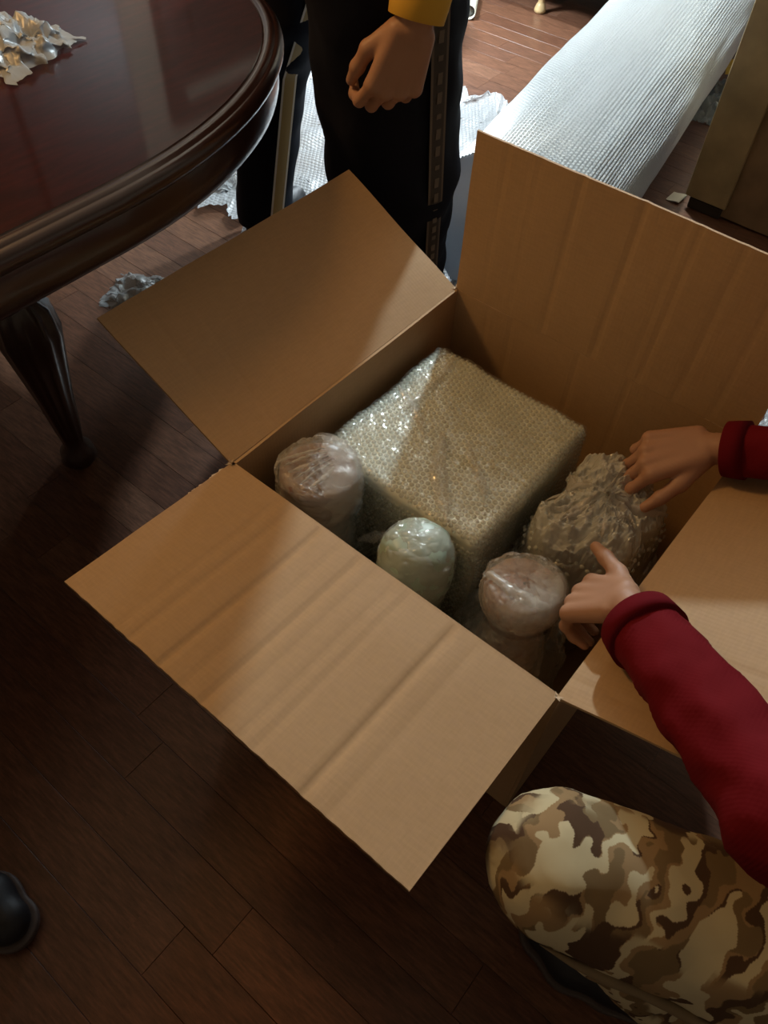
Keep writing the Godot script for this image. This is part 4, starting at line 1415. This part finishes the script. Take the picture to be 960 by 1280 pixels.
func standing_person() -> void:
	# stands behind the left flap; its left side is the nearer one
	var anl := Vector3(-0.695, 0.09, -0.640)
	var knl := Vector3(-0.622, 0.50, -0.490)
	var hpl := Vector3(-0.590, 0.96, -0.400)
	var anr := Vector3(-1.20, 0.09, -0.630)
	var knr := Vector3(-1.185, 0.48, -0.700)
	var hpr := Vector3(-0.905, 1.00, -0.640)
	var pel := Vector3(-0.715, 1.06, -0.520)
	var chest := Vector3(-0.700, 1.32, -0.540)
	var neck := Vector3(-0.700, 1.50, -0.530)
	var hd := Vector3(-0.685, 1.625, -0.500)
	var shl := Vector3(-0.530, 1.42, -0.440)
	var shr := Vector3(-0.870, 1.42, -0.630)
	var ell := Vector3(-0.440, 1.16, -0.390)
	var wrl := Vector3(-0.440, 0.872, -0.300)
	var elr := Vector3(-0.960, 1.16, -0.640)
	var wrr := Vector3(-0.930, 0.93, -0.52)
	var fwd := Vector3(0.45, -0.25, 0.80)
	var up := Vector3.UP
	var mb := Mb.new()
	nets(mb, [
		[pel, chest, 0.11, 0.12], [chest + Vector3(0.06, 0, 0.03), chest - Vector3(0.06, 0, 0.03), 0.11, 0.11], [shl, shr, 0.06, 0.06], [chest, neck, 0.08, 0.055], [neck, hd - up * 0.05, 0.05, 0.05],
		[shl, ell, 0.045, 0.038], [ell, wrl, 0.037, 0.027], [shr, elr, 0.045, 0.038], [elr, wrr, 0.037, 0.027],
		[pel, hpl, 0.09, 0.09], [hpl, knl, 0.085, 0.058], [knl, anl, 0.052, 0.038], [pel, hpr, 0.09, 0.085], [hpr, knr, 0.085, 0.058], [knr, anr, 0.052, 0.038]], 0.013, 0.03)
	nets(mb, head(mb, hd, fwd, up), 0.006, 0.02)
	# the hanging hand, half closed
	var f := Vector3(-0.20, -0.92, 0.22)
	var lh := hand_bones(wrl, f, Vector3(-0.75, 0.0, -0.55), 1.0, [[34, 48, 30], [40, 54, 34], [44, 56, 36], [46, 56, 36]], [[0.75, 0.50, 0.30], [0.92, 0.10, 0.35], [0.9, -0.05, 0.45]], 1.16)
	lh.append([ell.lerp(wrl, 0.6), wrl, 0.034, 0.029])
	nets(mb, lh, 0.0033, 0.008)
	var rh := hand_bones(wrr, Vector3(0.1, -0.95, 0.25), Vector3(0.5, 0, 0.2), -1.0, [[30, 40, 30], [34, 44, 30], [36, 46, 30], [40, 46, 30]], [[0.75, 0.5, 0.3], [0.92, 0.1, 0.35], [0.9, 0, 0.4]], 1.05)
	nets(mb, rh, 0.004, 0.008)
	var b := MeshInstance3D.new()
	b.mesh = mb.commit()
	b.material_override = M.skin
	b.name = numbered("person")
	add_child(b)
	tag(b, "standing person in navy tracksuit with side stripes and a yellow cuff, between table and roll", "person")
	# trousers
	var tb := [[hpl, knl, 0.145, 0.138, 0.0], [knl, anl, 0.136, 0.112, 0.6], [hpr, knr, 0.105, 0.090, 0.2], [knr, anr, 0.088, 0.080, 0.8], [pel, hpl, 0.125, 0.125, 1.2], [pel, hpr, 0.125, 0.110, 1.4]]
	var tr := Mb.new()
	nets(tr, tb, 0.011, 0.03, 0.007, noise(9.0, 151, 1), [[anl + Vector3(0, -0.03, 0), Vector3.DOWN, 0.3], [anr + Vector3(0, -0.03, 0), Vector3.DOWN, 0.3]])
	part("trousers", tr.commit(), M.navy, b)
	# side stripes
	for leg in [[hpl, knl, anl, 0.146, 0.141, 0.115, Vector3(0.78, 0, 0.20), M.stripe_dark, M.stripe_pale], [hpr, knr, anr, 0.107, 0.094, 0.084, Vector3(0.85, 0, 0.35), M.gold, M.cream]]:
		for e in [[0.0, 0.013, leg[7]], [0.015, 0.0024, leg[8]], [-0.015, 0.0024, leg[8]]]:
			var sp := Mb.new()
			var d0: Vector3 = (leg[6] as Vector3).normalized()
			sp.grid(4, 60, func(u: float, v: float) -> Vector3:
				var c: Vector3 = (leg[0] as Vector3).lerp(leg[1], v * 2) if v < 0.5 else (leg[1] as Vector3).lerp(leg[2], v * 2 - 1)
				var r: float = lerpf(leg[3], leg[4], v * 2) if v < 0.5 else lerpf(leg[4], leg[5], v * 2 - 1)
				var an: float = (e[0] + (u - 0.5) * 2 * e[1]) / r
				var d := d0.rotated(Vector3.UP, an)
				return c + d * (r + 0.0115), 1, 1)
			part("stripe", sp.commit(), e[2], b)
	# stripe print: small blocks down the near stripe
	var blk := Mb.new()
	for k in 22:
		var v := 0.06 + k * 0.04
		var c := hpl.lerp(knl, v * 2) if v < 0.5 else knl.lerp(anl, v * 2 - 1)
		var r := lerpf(0.146, 0.141, v * 2) if v < 0.5 else lerpf(0.141, 0.115, v * 2 - 1)
		var d := Vector3(0.78, 0, 0.20).normalized()
		var sd := d.cross(Vector3.UP)
		blk.box(Vector3(0.011, 0.020 if k % 3 else 0.009, 0.0016), 0.0003, Transform3D(Basis(sd, Vector3.UP, d), c + d * (r + 0.0123)))
	part("stripe_print", blk.commit(false), M.stripe_pale, b).set_meta("kind", "stuff")
	# jacket with yellow cuff
	var jk := Mb.new()
	var cl := (wrl - ell).normalized()
	var cut := wrl - cl * 0.012
	nets(jk, [
		[pel + Vector3(0, 0.04, 0), chest, 0.150, 0.140], [chest + Vector3(0.07, 0, 0.035), chest - Vector3(0.07, 0, 0.035), 0.130, 0.130], [shl, shr, 0.078, 0.078], [chest, neck - up * 0.03, 0.10, 0.07],
		[shl, ell, 0.070, 0.060], [ell, wrl, 0.060, 0.050], [shr, elr, 0.070, 0.060], [elr, wrr, 0.060, 0.048]], 0.012, 0.03, 0.008, noise(9.0, 153, 2), [[wrl - cl * 0.06, cl, 0.12]])
	part("jacket", jk.commit(), M.jacket, b)
	part("cuff", Mb.new().tube([cut - cl * 0.065, cut - cl * 0.06, cut - cl * 0.02, cut, cut + cl * 0.001], [0.040, 0.050, 0.047, 0.045, 0.038], 36).commit(), M.yellow, b)
	shoe_on(b, anl, Vector3(0.35, 0, 0.9))
	shoe_on(b, anr, Vector3(-0.2, 0, -0.9))
	head_bits(b, hd, fwd, up, 155)

func lone_shoe() -> void:
	var t := thing("dark_shoe", "dark shoe with a grey sole rim standing alone on the floor", "shoe", Vector3(-0.335, 0, 1.00), 0.0)
	var toe := Vector3(0.90, 0, -0.36)
	var sh := shoe_shape(toe, Vector3.ZERO)
	part("upper", sh[0], M.shoe, t)
	part("sole", sh[1], M.sole, t)
